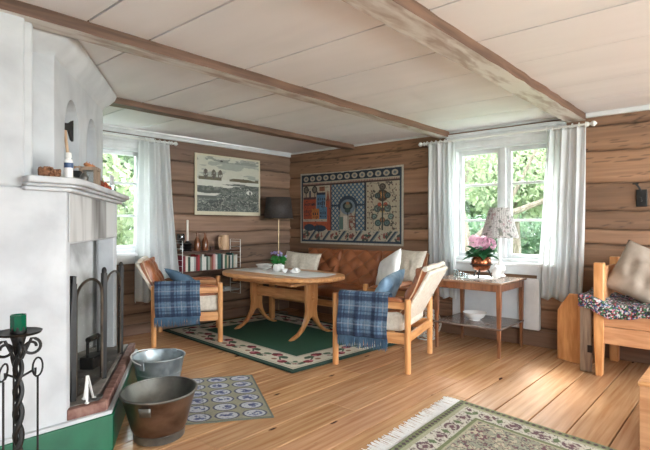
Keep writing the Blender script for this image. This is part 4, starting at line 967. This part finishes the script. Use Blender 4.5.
def throw(label, CH, sx, y0, y1, zo, zi, seed):
    W2 = .355; xo = sx*W2; nu = 90; path = []
    n = 60
    rr = .052; zt = .615
    for i in range(n+1):
        s = i/n
        path.append(s)
    lo = zt-zo; li = zt-zi; Ltot = lo+math.pi*rr*.9+li
    def prof(s):
        q = s*Ltot
        if q < lo: return (rr+.012*(1-q/lo)+.006*math.sin(q*18), zo+q)
        q -= lo
        if q < math.pi*rr*.9: a = q/(rr*.9); return (rr*math.cos(a), zt+.028*math.sin(a))
        q -= math.pi*rr*.9
        return (-rr, zt-q)
    P = np.zeros((n+1,nu+1,3)); UU = np.zeros((n+1,nu+1)); VV = np.zeros((n+1,nu+1))
    for j in range(n+1):
        dx, z = prof(j/n)
        for i in range(nu+1):
            u = i/nu; y_ = y0+(y1-y0)*u; fold = .008*math.sin(u*17+seed)+.005*math.sin(u*31+2*seed); k_ = max(0,(zt-z)/.4)
            p = world(CH, (xo + sx*(dx + (fold*k_ if dx>0 else 0)), y_+.012*math.sin(z*9+seed)*k_, z)); P[j,i] = p; UU[j,i] = u; VV[j,i] = j/n
    x = UU*(abs(y1-y0)); y = VV*Ltot; C = blank(x.shape, (96,128,158))
    def band(t_, period, a, b): q = (t_ % period)/period; return (q>=a)&(q<b)
    C[:] = (88,114,138); per = .15
    for tt_ in (x, y):
        C[band(tt_,per,.0,.24)] = C[band(tt_,per,.0,.24)]*.45 + np.array((22,32,58))*.55
        C[band(tt_,per,.34,.42)] = C[band(tt_,per,.34,.42)]*.55 + np.array((24,36,62))*.45
        C[band(tt_,per,.64,.69)] = C[band(tt_,per,.64,.69)]*.5 + np.array((176,172,178))*.5
        C[band(tt_,per,.78,.90)] = C[band(tt_,per,.78,.90)]*.6 + np.array((120,138,152))*.4
    C *= (.85+.3*fbm(x*90,y*90,5))[...,None]
    o = painted('plaid_throw', P, C, M['woven'], None, solid=.006); tag(o, label, 'blanket', None)
    m = MB()
    for i in range(70):
        u = (i+.5)/70; p = world(CH, (xo+sx*(rr+.012), y0+(y1-y0)*u, zo)); q = world(CH, (xo+sx*(rr+.02+random.uniform(-.01,.01)), y0+(y1-y0)*u+random.uniform(-.008,.008), zo-random.uniform(.075,.10)))
        m.tube([p, (p+q)/2+Vector((random.uniform(-.003,.003),)*3), q], [.004,.0045,.002], 4)
    f = obj('fringe', m, M['denimd'], o); f['kind'] = 'stuff'
throw('blue plaid throw with fringe over the arm of the right-hand armchair', CH1, 1, -.27, .17, .275, .50, 1)
throw('blue plaid throw with fringe over the arm of the left-hand armchair', CH2, -1, .31, -.12, .30, .50, 2)
p = world(CH1, (.05,.04,.62)); cushion('denim_cushion', 'faded blue denim cushion leaning on the right-hand armchair back', .46,.36,.13, M['denim'], p, orient(world(CH1,(0,-1,.55))-world(CH1,(0,0,0)),(0,0,1),R(-8)), 8)
p = world(CH2, (-.06,-.02,.565)); cushion('denim_cushion', 'dark blue denim cushion on the seat of the left-hand armchair', .48,.44,.13, M['denimd'], p, orient(world(CH2,(0,-.6,.9))-world(CH2,(0,0,0)),(0,0,1),R(42)), 9)

# ---------------------------------------------------------------- dining table
TC = (3.84,4.02); ZT = .665
dt = thing('dining_table', 'oval pine dining table with two trestle legs standing on the green rug', 'dining table', (*TC,0.018), R(90))
def oval(a, b, n=72, p=2.4): return [(a*math.copysign(abs(math.cos(q))**(2/p),math.cos(q)), b*math.copysign(abs(math.sin(q))**(2/p),math.sin(q))) for q in np.linspace(0,2*math.pi,n,endpoint=False)]
q = MB(); q.prism(oval(.80,.48), ZT-.045-.018, ZT-.018); obj('tabletop', q, M['pinex'], dt, bevel=.012)
q = MB(); q.box((-.5,-.012,.36),(.5,.012,.47)); q.box((-.5,-.28,.545),(.5,-.25,.58)); q.box((-.5,.25,.545),(.5,.28,.58)); obj('stretcher', q, M['pinex'], dt, bevel=.004)
for sx in (-.46,.42):
    q = MB(); pts = []
    # column (plane y-z) with flared curved feet
    out = [(.085,.577),(.085,.40),(.072,.28),(.085,.20),(.13,.12),(.20,.055),(.29,.02),(.325,.0),(.265,.0)]
    inn_ = [(.20,.025),(.13,.07),(.075,.13),(.03,.19),(.0,.205)]
    R_ = out+inn_; L__ = [(-a,b) for a,b in (out+inn_[:-1])][::-1]
    poly = R_+L__
    Mx = Matrix(((0,0,1,sx),(1,0,0,0),(0,1,0,0),(0,0,0,1)))
    q.prism(poly, -.022, .022, Mx); tr = obj('trestle', q, M['pine'], dt, bevel=.006)
    q = MB(); q.box((sx-.03,-.33,.55),(sx+.03,.33,.576)); obj('cross_bar', q, M['piney'], tr, bevel=.004)
    q = MB()
    for zz in (.39,.44): q.tube([(sx+(.024 if sx>0 else -.024),-.0,zz),(sx+(.03 if sx>0 else -.03),-.0,zz)],.007,8)
    obj('bolt', q, M['hinge'], tr)
ZTT = ZT
rn = MB(); 
def runner(u, v):
    a = -.70+1.40*u; w_ = .25; 
    if abs(2*u-1) > .88: w_ *= 1-(abs(2*u-1)-.88)/.12*.95
    return (TC[0]+.02+w_*(2*v-1)+.03*(2*u-1), TC[1]+a, ZTT+.0045+.0008*math.sin(u*30)*math.sin(v*9))
rn.grid(runner, 60, 8); o = obj('table_runner', rn, M['cwhite'], None, sharp=0, recalc=False, solid=.002); tag(o, 'white pointed table runner lying along the dining table', 'table runner')
ZR = ZTT+.0065
def bowl_profile(r, h, t_=.004, foot=.45): 
    return [(.0001,.002),(r*foot,0),(r*foot,.008),(r*.75,h*.4),(r,h),(r-t_,h),(r*.75-t_,h*.43),(r*foot*.8,.014),(.0001,.012)]
def bowl(label, loc, r, h, mat=M['porcelain'], name='bowl'):
    m = MB(); m.lathe(bowl_profile(r,h),32); return lobj(name, label, 'bowl', m, mat, loc)
bowl('white bowl near the far left end of the dining table', (3.93,4.40,ZR), .105,.062)
t = thing('potted_flowers', 'violet flowering plant in a white ribbed pot on the dining table', 'potted plant', (3.86,4.08,ZR))
m = MB(); m.lathe([(.0001,.002),(.05,0),(.062,.03),(.066,.065),(.06,.08),(.07,.088),(.066,.09),(.056,.08),(.0001,.075)],20)
m.v = [(v[0]*(1+.03*math.cos(10*math.atan2(v[1],v[0]))), v[1]*(1+.03*math.cos(10*math.atan2(v[1],v[0]))), v[2]) for v in m.v]; obj('flower_pot', m, M['porcelain'], t)
def leaves(n, spread, zlo, zhi, L, wd, seed, z0=.08):
    r = random.Random(seed); m = MB()
    for _ in range(n):
        a = r.uniform(0,6.28); rad = spread*math.sqrt(r.random()); z = r.uniform(zlo,zhi)
        c = Vector((rad*math.cos(a),rad*math.sin(a),z)); d = Vector((math.cos(a),math.sin(a),r.uniform(-.5,.7))).normalized(); sd = d.cross(Vector((0,0,1))).normalized(); up_ = sd.cross(d); l = L*r.uniform(.7,1.2); w_ = wd*r.uniform(.7,1.2)
        pts = [c-d*l*.5, c-d*l*.15+sd*w_+up_*.006, c+d*l*.25+sd*w_*.8+up_*.004, c+d*l*.6-up_*.01, c+d*l*.25-sd*w_*.8+up_*.004, c-d*l*.15-sd*w_+up_*.006, c+up_*-.006]
        m.add(pts, [(0,1,6),(1,2,6),(2,3,6),(3,4,6),(4,5,6),(5,0,6)])
    return m
def petals(centres, n, r0, ps, seed):
    r = random.Random(seed); m = MB()
    for c in centres:
        for _ in range(n):
            d = Vector((r.gauss(0,1),r.gauss(0,1),r.gauss(0,1)+.4)).normalized(); p = Vector(c)+d*r0; a = d.orthogonal().normalized(); b = d.cross(a)
            pts = [p-a*ps, p-b*ps*.9+d*ps*.3, p+a*ps, p+b*ps*.9+d*ps*.3, p+d*ps*.1]; m.add(pts, [(0,1,4),(1,2,4),(2,3,4),(3,0,4)])
    return m
obj('leaves', leaves(90,.075,.09,.17,.05,.014,4), M['vleaf'], t, recalc=False)
cs = [(random.uniform(-.07,.07),random.uniform(-.07,.07),random.uniform(.165,.225)) for _ in range(14)]
obj('blossoms', petals(cs,14,.014,.008,5), M['violet'], t, recalc=False)
cushion('folded_napkin', 'crumpled white napkin on the runner right of the violet plant', .13,.09,.05, M['cwhite'], (3.88,3.83,ZR+.022), (0,0,R(30)), 11, 'napkin', wr=.012)
bowl('small white cup on the runner beside the violet plant', (3.80,3.92,ZR), .035,.045, name='cup')['category'] = 'cup'

# ---------------------------------------------------------------- side table with lamp and hydrangea
SX0,SX1,SY0,SY1 = 4.33,4.93,1.71,2.37
st = thing('side_table', 'brown wooden side table with lower shelf in front of the right-hand window', 'side table', ((SX0+SX1)/2,(SY0+SY1)/2,0)); hx_, hy_ = (SX1-SX0)/2, (SY1-SY0)/2
q = MB(); q.box((-hx_-.02,-hy_-.02,.66),(hx_+.02,hy_+.02,.68)); obj('tabletop', q, M['walnuty'], st, bevel=.005)
q = MB()
q.box((-hx_+.015,-hy_+.005,.595),(hx_-.015,-hy_+.022,.66)); q.box((-hx_+.015,hy_-.022,.595),(hx_-.015,hy_-.005,.66)); q.box((-hx_+.005,-hy_+.022,.595),(-hx_+.022,hy_-.022,.66)); q.box((hx_-.022,-hy_+.022,.595),(hx_-.005,hy_-.022,.66)); obj('apron', q, M['walnut'], st, bevel=.003)
for sx in (-1,1):
    for sy in (-1,1):
        q = MB(); cx_, cy_ = sx*(hx_-.02), sy*(hy_-.02); vs = []
        for z_, r_ in ((0,.012),(.60,.021),(.66,.021)): vs += [(cx_-r_,cy_-r_,z_),(cx_+r_,cy_-r_,z_),(cx_+r_,cy_+r_,z_),(cx_-r_,cy_+r_,z_)]
        q.add(vs, [(3,2,1,0),(8,9,10,11)]+[(i*4+k_,i*4+(k_+1)%4,(i+1)*4+(k_+1)%4,(i+1)*4+k_) for i in range(2) for k_ in range(4)]); obj('leg', q, M['walnut'], st, bevel=.003)
q = MB(); q.box((-hx_+.0,-hy_+.0,.250),(hx_-.0,hy_-.0,.266)); obj('shelf', q, M['greyshelf'], st, bevel=.003)
bowl('white bowl on the lower shelf of the side table', (4.62,2.08,.266), .115,.075)
dl = MB(); dl.prism(oval(.19,.19,48,2),.6801,.6825); dl.v=[(v[0]*(1+.04*math.cos(12*math.atan2(v[1],v[0]))),v[1]*(1+.04*math.cos(12*math.atan2(v[1],v[0]))),v[2]) for v in dl.v]
o = obj('doily', dl, M['cwhite'], None); o.location = (4.66,2.06,0); tag(o, 'round white lace doily under the copper pot on the side table', 'doily')
t = thing('table_lamp', 'table lamp with floral grey fabric shade in front of the window', 'lamp', (4.86,1.925,.683))
m = MB(); m.lathe([(.0001,0),(.055,0),(.06,.01),(.04,.03),(.058,.07),(.05,.11),(.022,.14),(.014,.17),(.014,.50),(.0001,.50)],20); obj('lamp_base', m, M['porcelain'], t)
def shade_paint(n_u, n_v, r0, r1, z0, z1, cfun, pleat=0):
    u = np.linspace(0,1,n_u); v = np.linspace(0,1,n_v); uu, vv = np.meshgrid(u,v); r = r0+(r1-r0)*(1-(1-vv)**.9)
    r = r + pleat*np.sin(uu*2*np.pi*36); P = np.stack([r*np.cos(uu*2*np.pi), r*np.sin(uu*2*np.pi), z0+(z1-z0)*vv+.004*np.sin(uu*2*np.pi*9)*(vv<.05)], -1); return P, uu, vv
P, uu, vv = shade_paint(360, 60, .178, .092, .39, .69, None, .0022)
C = blank(uu.shape, (190,186,182)); n1 = fbm(uu*42,vv*12,90,3); n2 = fbm(uu*30+4,vv*9,91,3); C[np.abs(n1-.5)<.035] = (150,146,144); C[n2>.72] = (158,134,136); C[(n2<.33)] = (120,124,116)
painted('lamp_shade', P, C, M['woven'], t, solid=.002)
t = thing('potted_hydrangea', 'pink hydrangea in a copper pot with iron legs on the side table', 'potted plant', (4.66,2.03,.683)); t.scale = (1.25,1.25,1.3)
m = MB(); m.lathe([(.0001,.045),(.03,.045),(.062,.065),(.078,.10),(.074,.135),(.066,.15),(.072,.158),(.068,.158),(.06,.145),(.0001,.14)],28); obj('copper_pot', m, M['copperpot'], t)
m = MB()
for k_ in range(3):
    a = k_*2.09-.9; m.tube([(.05*math.cos(a),.05*math.sin(a),.065),(.068*math.cos(a),.068*math.sin(a),.03),(.08*math.cos(a),.08*math.sin(a),.004)],[.007,.006,.008],6)
m.tube([(.084*math.cos(q),.084*math.sin(q),.06+.04) for q in np.linspace(0,2*math.pi,24,endpoint=False)],.004,6,closed=True); obj('iron_stand', m, M['black'], t)
obj('leaves', leaves(46,.095,.155,.235,.09,.032,14), M['hleaf'], t, recalc=False)
cs = [(-.05,.03,.265),(.0,.055,.275),(-.03,-.03,.265),(.04,.0,.255),(.03,-.055,.25)]
obj('flower_head', petals(cs,75,.048,.0125,15), M['hydr'], t, recalc=False)
for i,(dx,dy,h_,lb) in enumerate(((-.12,.10,.05,'left clear glass tealight holder on the side table'),(-.17,.03,.045,'front clear glass tealight holder on the side table'),(-.10,.17,.07,'clear glass tumbler at the left rear of the side table'))):
    m = MB(); m.lathe([(.0001,.001),(.024,0),(.028,h_),(.025,h_),(.021,.006),(.0001,.006)],16); lobj('tealight_holder', lb, 'candle holder', m, M['clear'], (4.655+dx,2.075+dy,.683), 0, 'glass holders on the side table')
m = MB(); m.lathe([(.0001,0),(.035,0),(.045,.03),(.042,.075),(.022,.10),(.016,.115),(.0001,.12)],18); lobj('white_jar', 'small lidded white jar right of the hydrangea', 'jar', m, M['porcelain'], (4.72,1.90,.683))

# wire basket tangle behind right armchair
t = thing('wire_basket', 'white wire basket on the floor between armchair and side table', 'basket', (4.62,2.62,0))
m = MB(); r_ = random.Random(4)
for i in range(26):
    a, b, c_ = r_.uniform(0,6.28), r_.uniform(.3,1), r_.uniform(0,3.14)
    ax = Vector((math.cos(a)*math.sin(c_),math.sin(a)*math.sin(c_),math.cos(c_))); p = ax.orthogonal().normalized(); q_ = ax.cross(p); off = ax*r_.uniform(-.10,.10); rr = math.sqrt(max(.01,.02-off.length_squared))
    m.tube([Vector((0,0,.165))+ (off+p*rr*math.cos(s)+q_*rr*math.sin(s))*1.12 for s in np.linspace(0,2*math.pi,18,endpoint=False)], .0022, 5, closed=True)
obj('wire_weave', m, M['wire'], t)
m = MB(); m.tube([(.09*math.cos(s),.09*math.sin(s),.006) for s in np.linspace(0,2*math.pi,24,endpoint=False)],.006,6,closed=True); m.tube([(0,.09,.006),(0,.06,.05)],.003,5); m.tube([(0,-.09,.006),(0,-.06,.05)],.003,5); obj('foot_ring', m, M['wire'], t)

# ---------------------------------------------------------------- wall shelf with books
BX0, BX1, BY, BYF = 3.12, 3.95, Y1-.03, Y1-.235
sh = thing('wall_bookshelf', 'dark wooden wall shelf on white wire ladders below the picture', 'shelf', (BX0,BY,0))
Z1, Z2, Z3 = .895, .665, .40
def so(name, mb, mat, **k): mb.v = [(v[0]-BX0,v[1]-BY,v[2]) for v in mb.v]; return obj(name, mb, mat, sh, **k)
for z_ in (Z1,Z2):
    q = MB(); q.box((BX0+.01,BYF+.01,z_-.02),(BX1-.01,BY-.008,z_)); so('shelf_board', q, M['dshelf'], bevel=.002)
q = MB(); q.box((BX0+.01,BYF+.01,Z3-.012),(BX1-.01,BY-.008,Z3)); so('shelf_board', q, M['white'], bevel=.002)
for x_ in (BX0,BX1):
    q = MB()
    q.tube([(x_,BY-.004,.34),(x_,BYF,.34),(x_,BYF,1.02),(x_,BY-.004,1.02)],.004,6,closed=True)
    for z_ in np.arange(.40,1.0,.066): q.tube([(x_,BYF,z_),(x_,BY-.004,z_)],.0025,5)
    so('wire_ladder', q, M['wire'])
bcols = [('crimson',(134,34,48)),('cream',(206,198,182)),('dark green',(52,78,66)),('white',(214,212,206)),('white',(204,200,190)),('grey',(150,150,146)),('dark red',(120,36,42)),('red',(168,50,56)),('grey green',(96,112,104)),('white',(216,214,208)),('white',(210,206,198)),('dark green',(56,84,70)),('pale green',(150,164,150)),('brown',(130,92,70)),('brick red',(150,76,66)),('pink',(196,150,146)),('white',(214,210,206)),('teal',(54,96,92)),('teal',(44,84,84)),('black',(44,44,46)),('cream',(206,196,172)),('green',(70,104,82)),('beige',(186,170,144)),('dark green',(40,74,62)),('pale grey',(188,190,188)),('teal',(60,104,100)),('cream',(208,200,184)),('white',(216,214,210))]
ordn = ['first','second','third','fourth','fifth','sixth','seventh','eighth','ninth','tenth','eleventh','twelfth','thirteenth','fourteenth','fifteenth','sixteenth','seventeenth','eighteenth','nineteenth','twentieth','twenty-first','twenty-second','twenty-third','twenty-fourth','twenty-fifth','twenty-sixth','twenty-seventh','twenty-eighth']
xb = BX0+.03; wid = [random.uniform(.02,.034) for _ in bcols]; sc0 = (BX1-BX0-.06)/(sum(wid)+.0012*len(wid)); bm_cache = {}
pages = newmat('book_pages', .9, 0, (224,216,196))[0]
for i,(nm,c_) in enumerate(bcols):
    w_ = wid[i]*sc0-.0005; h_ = random.uniform(.15,.192); dp = random.uniform(.12,.15)
    if nm not in bm_cache: bm_cache[nm] = noise_mat('book_cover_'+nm.replace(' ','_'), tuple(int(q*.92) for q in c_), c_, (1,1,1), 30, .6)
    b = thing('book', '%s book standing %s from the left on the wall shelf' % (nm, ordn[i]), 'book', (xb, BYF+.02, Z2), 0, 'books on the wall shelf')
    q = MB(); q.box((0,0,0),(w_,.004,h_)); q.box((0,.004,0),(.003,dp,h_)); q.box((w_-.003,.004,0),(w_,dp,h_)); 
    o = obj('cover', q, bm_cache[nm], b, bevel=.001)
    q = MB(); q.box((.003,.004,.004),(w_-.003,dp-.004,h_-.004)); obj('pages', q, pages, b)
    xb += wid[i]*sc0+.0012*sc0
# things on the shelf top
def shelfx(px): return px
t = thing('wine_goblet', 'smoky dark goblet at the left end of the wall shelf', 'goblet', (3.16,Y1-.14,Z1))
m = MB(); m.lathe([(.0001,0),(.035,0),(.03,.006),(.006,.012),(.005,.07),(.03,.10),(.045,.14),(.043,.19),(.038,.205),(.036,.205),(.04,.14),(.028,.105),(.0001,.08)],20); obj('goblet_glass', m, glassm('smoky_glass',(96,88,84),.15), t)
t = thing('candlestick', 'black candlestick with a tall white candle on the wall shelf', 'candlestick', (3.24,Y1-.15,Z1))
m = MB(); m.lathe([(.0001,0),(.05,0),(.055,.01),(.04,.025),(.055,.045),(.04,.06),(.055,.085),(.035,.10),(.02,.12),(.016,.12),(.0001,.10)],18); obj('holder', m, M['black'], t)
m = MB(); m.lathe([(.012,.105),(.012,.36),(.004,.365)],12); obj('candle', m, M['candle'], t)
for i,(x_,lb) in enumerate(((3.38,'left brown glass bottle on the wall shelf'),(3.49,'right brown glass bottle on the wall shelf'))):
    t = thing('brown_bottle', lb, 'bottle', (x_,Y1-.14,Z1), 0, 'brown bottles on the wall shelf'); m = MB()
    m.lathe([(.0001,.001),(.036,0),(.038,.01),(.038,.10),(.03,.13),(.014,.16),(.012,.20),(.015,.203),(.015,.212),(.010,.212),(.009,.165),(.034,.10),(.034,.01),(.0001,.008)],18); obj('bottle_glass', m, M['amber'], t)
m = MB(); m.box((-.025,-.02,0),(.025,.02,.045)); lobj('small_tin', 'small dark brown box between the bottles and the wooden jug', 'box', m, M['dshelf'], (3.59,Y1-.14,Z1), 0, bevel=.003)
t = thing('wooden_jug', 'pale wooden stave jug with handle on the right of the wall shelf', 'jug', (3.77,Y1-.14,Z1), R(200))
m = MB(); m.lathe([(.0001,0),(.062,0),(.064,.01),(.056,.17),(.052,.17),(.058,.012),(.0001,.012)],18); m.lathe([(.0655,.03),(.067,.03),(.066,.045),(.0645,.045)],18); m.lathe([(.060,.12),(.062,.12),(.061,.135),(.059,.135)],18); m.lathe([(.0001,.172),(.056,.17),(.056,.178),(.0001,.18)],18); obj('jug_body', m, M['jugwood'], t)
m = MB(); m.tube([(.058,0,.15),(.11,0,.155),(.115,0,.10),(.10,0,.04),(.062,0,.03)],.011,8); obj('handle', m, M['jugwood'], t)
m = MB(); m.box((-.05,-.05,0),(.05,.05,.03)); lobj('white_box', 'small white box on the lowest wire shelf by the corner', 'box', m, M['white'], (3.80,Y1-.13,Z3), 0, bevel=.003)

# floor lamp in the corner
t = thing('floor_lamp', 'slim brass floor lamp with dark pleated shade in the room corner', 'floor lamp', (4.60,4.865,0))
m = MB(); m.lathe([(.0001,0),(.13,0),(.13,.012),(.02,.025),(.0001,.03)],28); obj('base', m, M['brass'], t)
m = MB(); m.tube([(0,0,.02),(0,0,1.42)],.008,10); obj('pole', m, M['brass'], t)
m = MB(); n_ = 96
prof = [(.195,1.285),(.165,1.575)]
m.lathe([(.195,1.285),(.165,1.575)], n_); m.f = m.f[:n_]; m.m = m.m[:n_]
m.v = [(v[0]*(1+.008*(i%2)), v[1]*(1+.008*(i%2)), v[2]) for i,v in enumerate(m.v)]
s = obj('lamp_shade', m, M['darkshade'], t, solid=.003)
m = MB(); m.tube([(.198*math.cos(q),.198*math.sin(q),1.284) for q in np.linspace(0,2*math.pi,40,endpoint=False)],.004,6,closed=True); m.tube([(-.195,0,1.284),(.195,0,1.284)],.002,5); m.tube([(0,-.195,1.284),(0,.195,1.284)],.002,5); obj('gold_rim', m, M['brass'], s)

# ---------------------------------------------------------------- bed at right
bd = thing('pine_bed', 'pine box bed with a tall corner post along the right wall', 'bed', (4.40,.94,0)); B = Vector((4.40,.94,0))
def bo(name, mb, mat, parent=bd, **k): mb.v = [(v[0]-B.x,v[1]-B.y,v[2]) for v in mb.v]; return obj(name, mb, mat, parent, **k)
YE = -1.05
q = MB()
vs = []
for z_, r0_ in ((0,.022),(.30,.036),(.90,.036)): vs += [(4.365-.0,.935-r0_,z_),(4.365+.07,.935-r0_,z_),(4.365+.07,.935+r0_,z_),(4.365,.935+r0_,z_)]
q.add(vs, [(3,2,1,0),(8,9,10,11)]+[(i*4+k_,i*4+(k_+1)%4,(i+1)*4+(k_+1)%4,(i+1)*4+k_) for i in range(2) for k_ in range(4)]); bo('post', q, M['pine'], bevel=.006)
q = MB(); q.box((4.93,.90,0),(5.0,.97,.92)); bo('post', q, M['pine'], bevel=.006)
q = MB(); q.box((4.365,YE-.03,0),(4.435,YE+.04,.60)); bo('post', q, M['pine'], bevel=.006)
q = MB(); q.box((4.436,.915,.30),(4.93,.945,.86)); bo('end_board', q, M['bedw'], bevel=.005)
q = MB(); q.box((4.375,YE+.04,.40),(4.40,.90,.545)); q.box((4.375,YE+.04,.262),(4.40,.90,.397)); bo('side_board', q, M['bedw'], bevel=.003)
q = MB(); q.box((4.96,YE+.04,.30),(4.99,.90,.66)); q.box((4.96,YE+.04,.675),(4.99,.90,.86)); bo('back_board', q, M['bedw'], bevel=.004)
q = MB(); q.box((4.40,YE+.04,.40),(4.955,.90,.44)); bo('bed_base', q, M['bedw'])
q = MB(); q.box((4.41,YE+.06,.44),(4.95,.895,.55)); bo('mattress', q, M['canvas'], bevel=.03)
# rough side post with hinges
t = thing('slatted_board', 'grey weathered bed slat with two dark metal fittings beside the bed post', 'board', (4.455,1.045,0))
q = MB(); q.box((-.02,-.042,0),(.02,.042,.625)); obj('plank', q, M['greyw'], t, bevel=.005)
for z_ in (.16,.52):
    q = MB(); q.box((-.026,-.052,z_),(-.0205,-.015,z_+.06)); obj('metal_fitting', q, M['hinge'], t, bevel=.002)
o = MB(); pl = [(-.135,0),(.135,0),(.135,.44),(.055,.60),(-.02,.60),(-.135,.44)]
o.prism(pl, -.02, .02, Matrix(((-.35,0,.937,0),(-.937,0,-.35,0),(0,1,0,0),(0,0,0,1)))) 
q_ = obj('pointed_board', o, M['pine'], None, bevel=.008); q_.location = (4.665,1.205,0); tag(q_, 'orange pine board with clipped top corners standing left of the bed', 'board')
# floral quilt
nu, nv = 420, 200
u = np.linspace(0,1,nu); v = np.linspace(0,1,nv); uu, vv = np.meshgrid(u,v)
yy = 1.075-(1.075+.95)*uu; s = vv*.80
xx = np.where(s<.12, 4.352, 4.352+(s-.12)); hang = .10*(.6+.4*np.sin(uu*11))
zz = np.where(s<.12, .572-(.12-s)*(.30+.55*(.5+.5*np.sin(uu*9+1))), .575)
zz = zz + .022*(fbm(uu*14, vv*6, 100)-.45)*2 ; xx = xx - .015*np.sin(uu*30)*(s<.12) - .01*np.clip((s<.12)*1.0,0,1)
bk = np.clip((.97-yy)/.05,0,1)
zz = np.where(yy>.985, np.minimum(zz,.665)+.055, zz); zz = np.where((yy<=.985)&(yy>.86), zz+.055*(yy-.86)/.125, zz)
keep = xx < 4.92; xx = np.minimum(xx, 4.92)
P = np.stack([xx,yy,zz],-1)
C = blank(xx.shape, (44,44,46)); n1 = fbm(yy*90,xx*90+zz*90,110,2); n2 = fbm(yy*90+9,xx*90+zz*90,111,2); n3 = fbm(yy*95+3,xx*95+zz*95,112,2)
C[n1>.62] = (176,44,62); C[n1>.74] = (222,160,168); C[n2>.64] = (70,120,84); C[n3>.66] = (206,206,206); C[(n2<.30)] = (70,96,140)
# keep the quilt off the post: it starts beside it
sel = uu[0] >= 0
o = painted('floral_quilt', P, C, M['woven'], None, solid=.012); tag(o, 'dark quilt with small red and white flowers spread over the bed', 'quilt')
cushion('beige_cushion', 'large beige cushion propped on its corner against the bed end', .46,.46,.18, M['beigec'], (4.66,.665,.80), orient((-.80,-.12,.35),(0,0,1),R(-25)), 21, wr=.011)
cushion('white_bed_pillow', 'white pillow at the right edge behind the beige cushion', .5,.36,.14, M['cwhite'], (4.84,.36,.77), orient((-.92,0,.35),(0,0,1),0), 22)

# chest corner at the right edge
t = thing('pine_chest', 'low pine chest cut by the bottom right edge of the picture', 'chest', (2.988,.458,0))
q = MB(); q.box((.006,-.80,.0),(.55,-.006,.365)); obj('chest_body', q, M['bedw'], t, bevel=.004)
q = MB(); q.box((0,-.81,.365),(.56,0,.39)); obj('lid', q, M['piney'], t, bevel=.005)
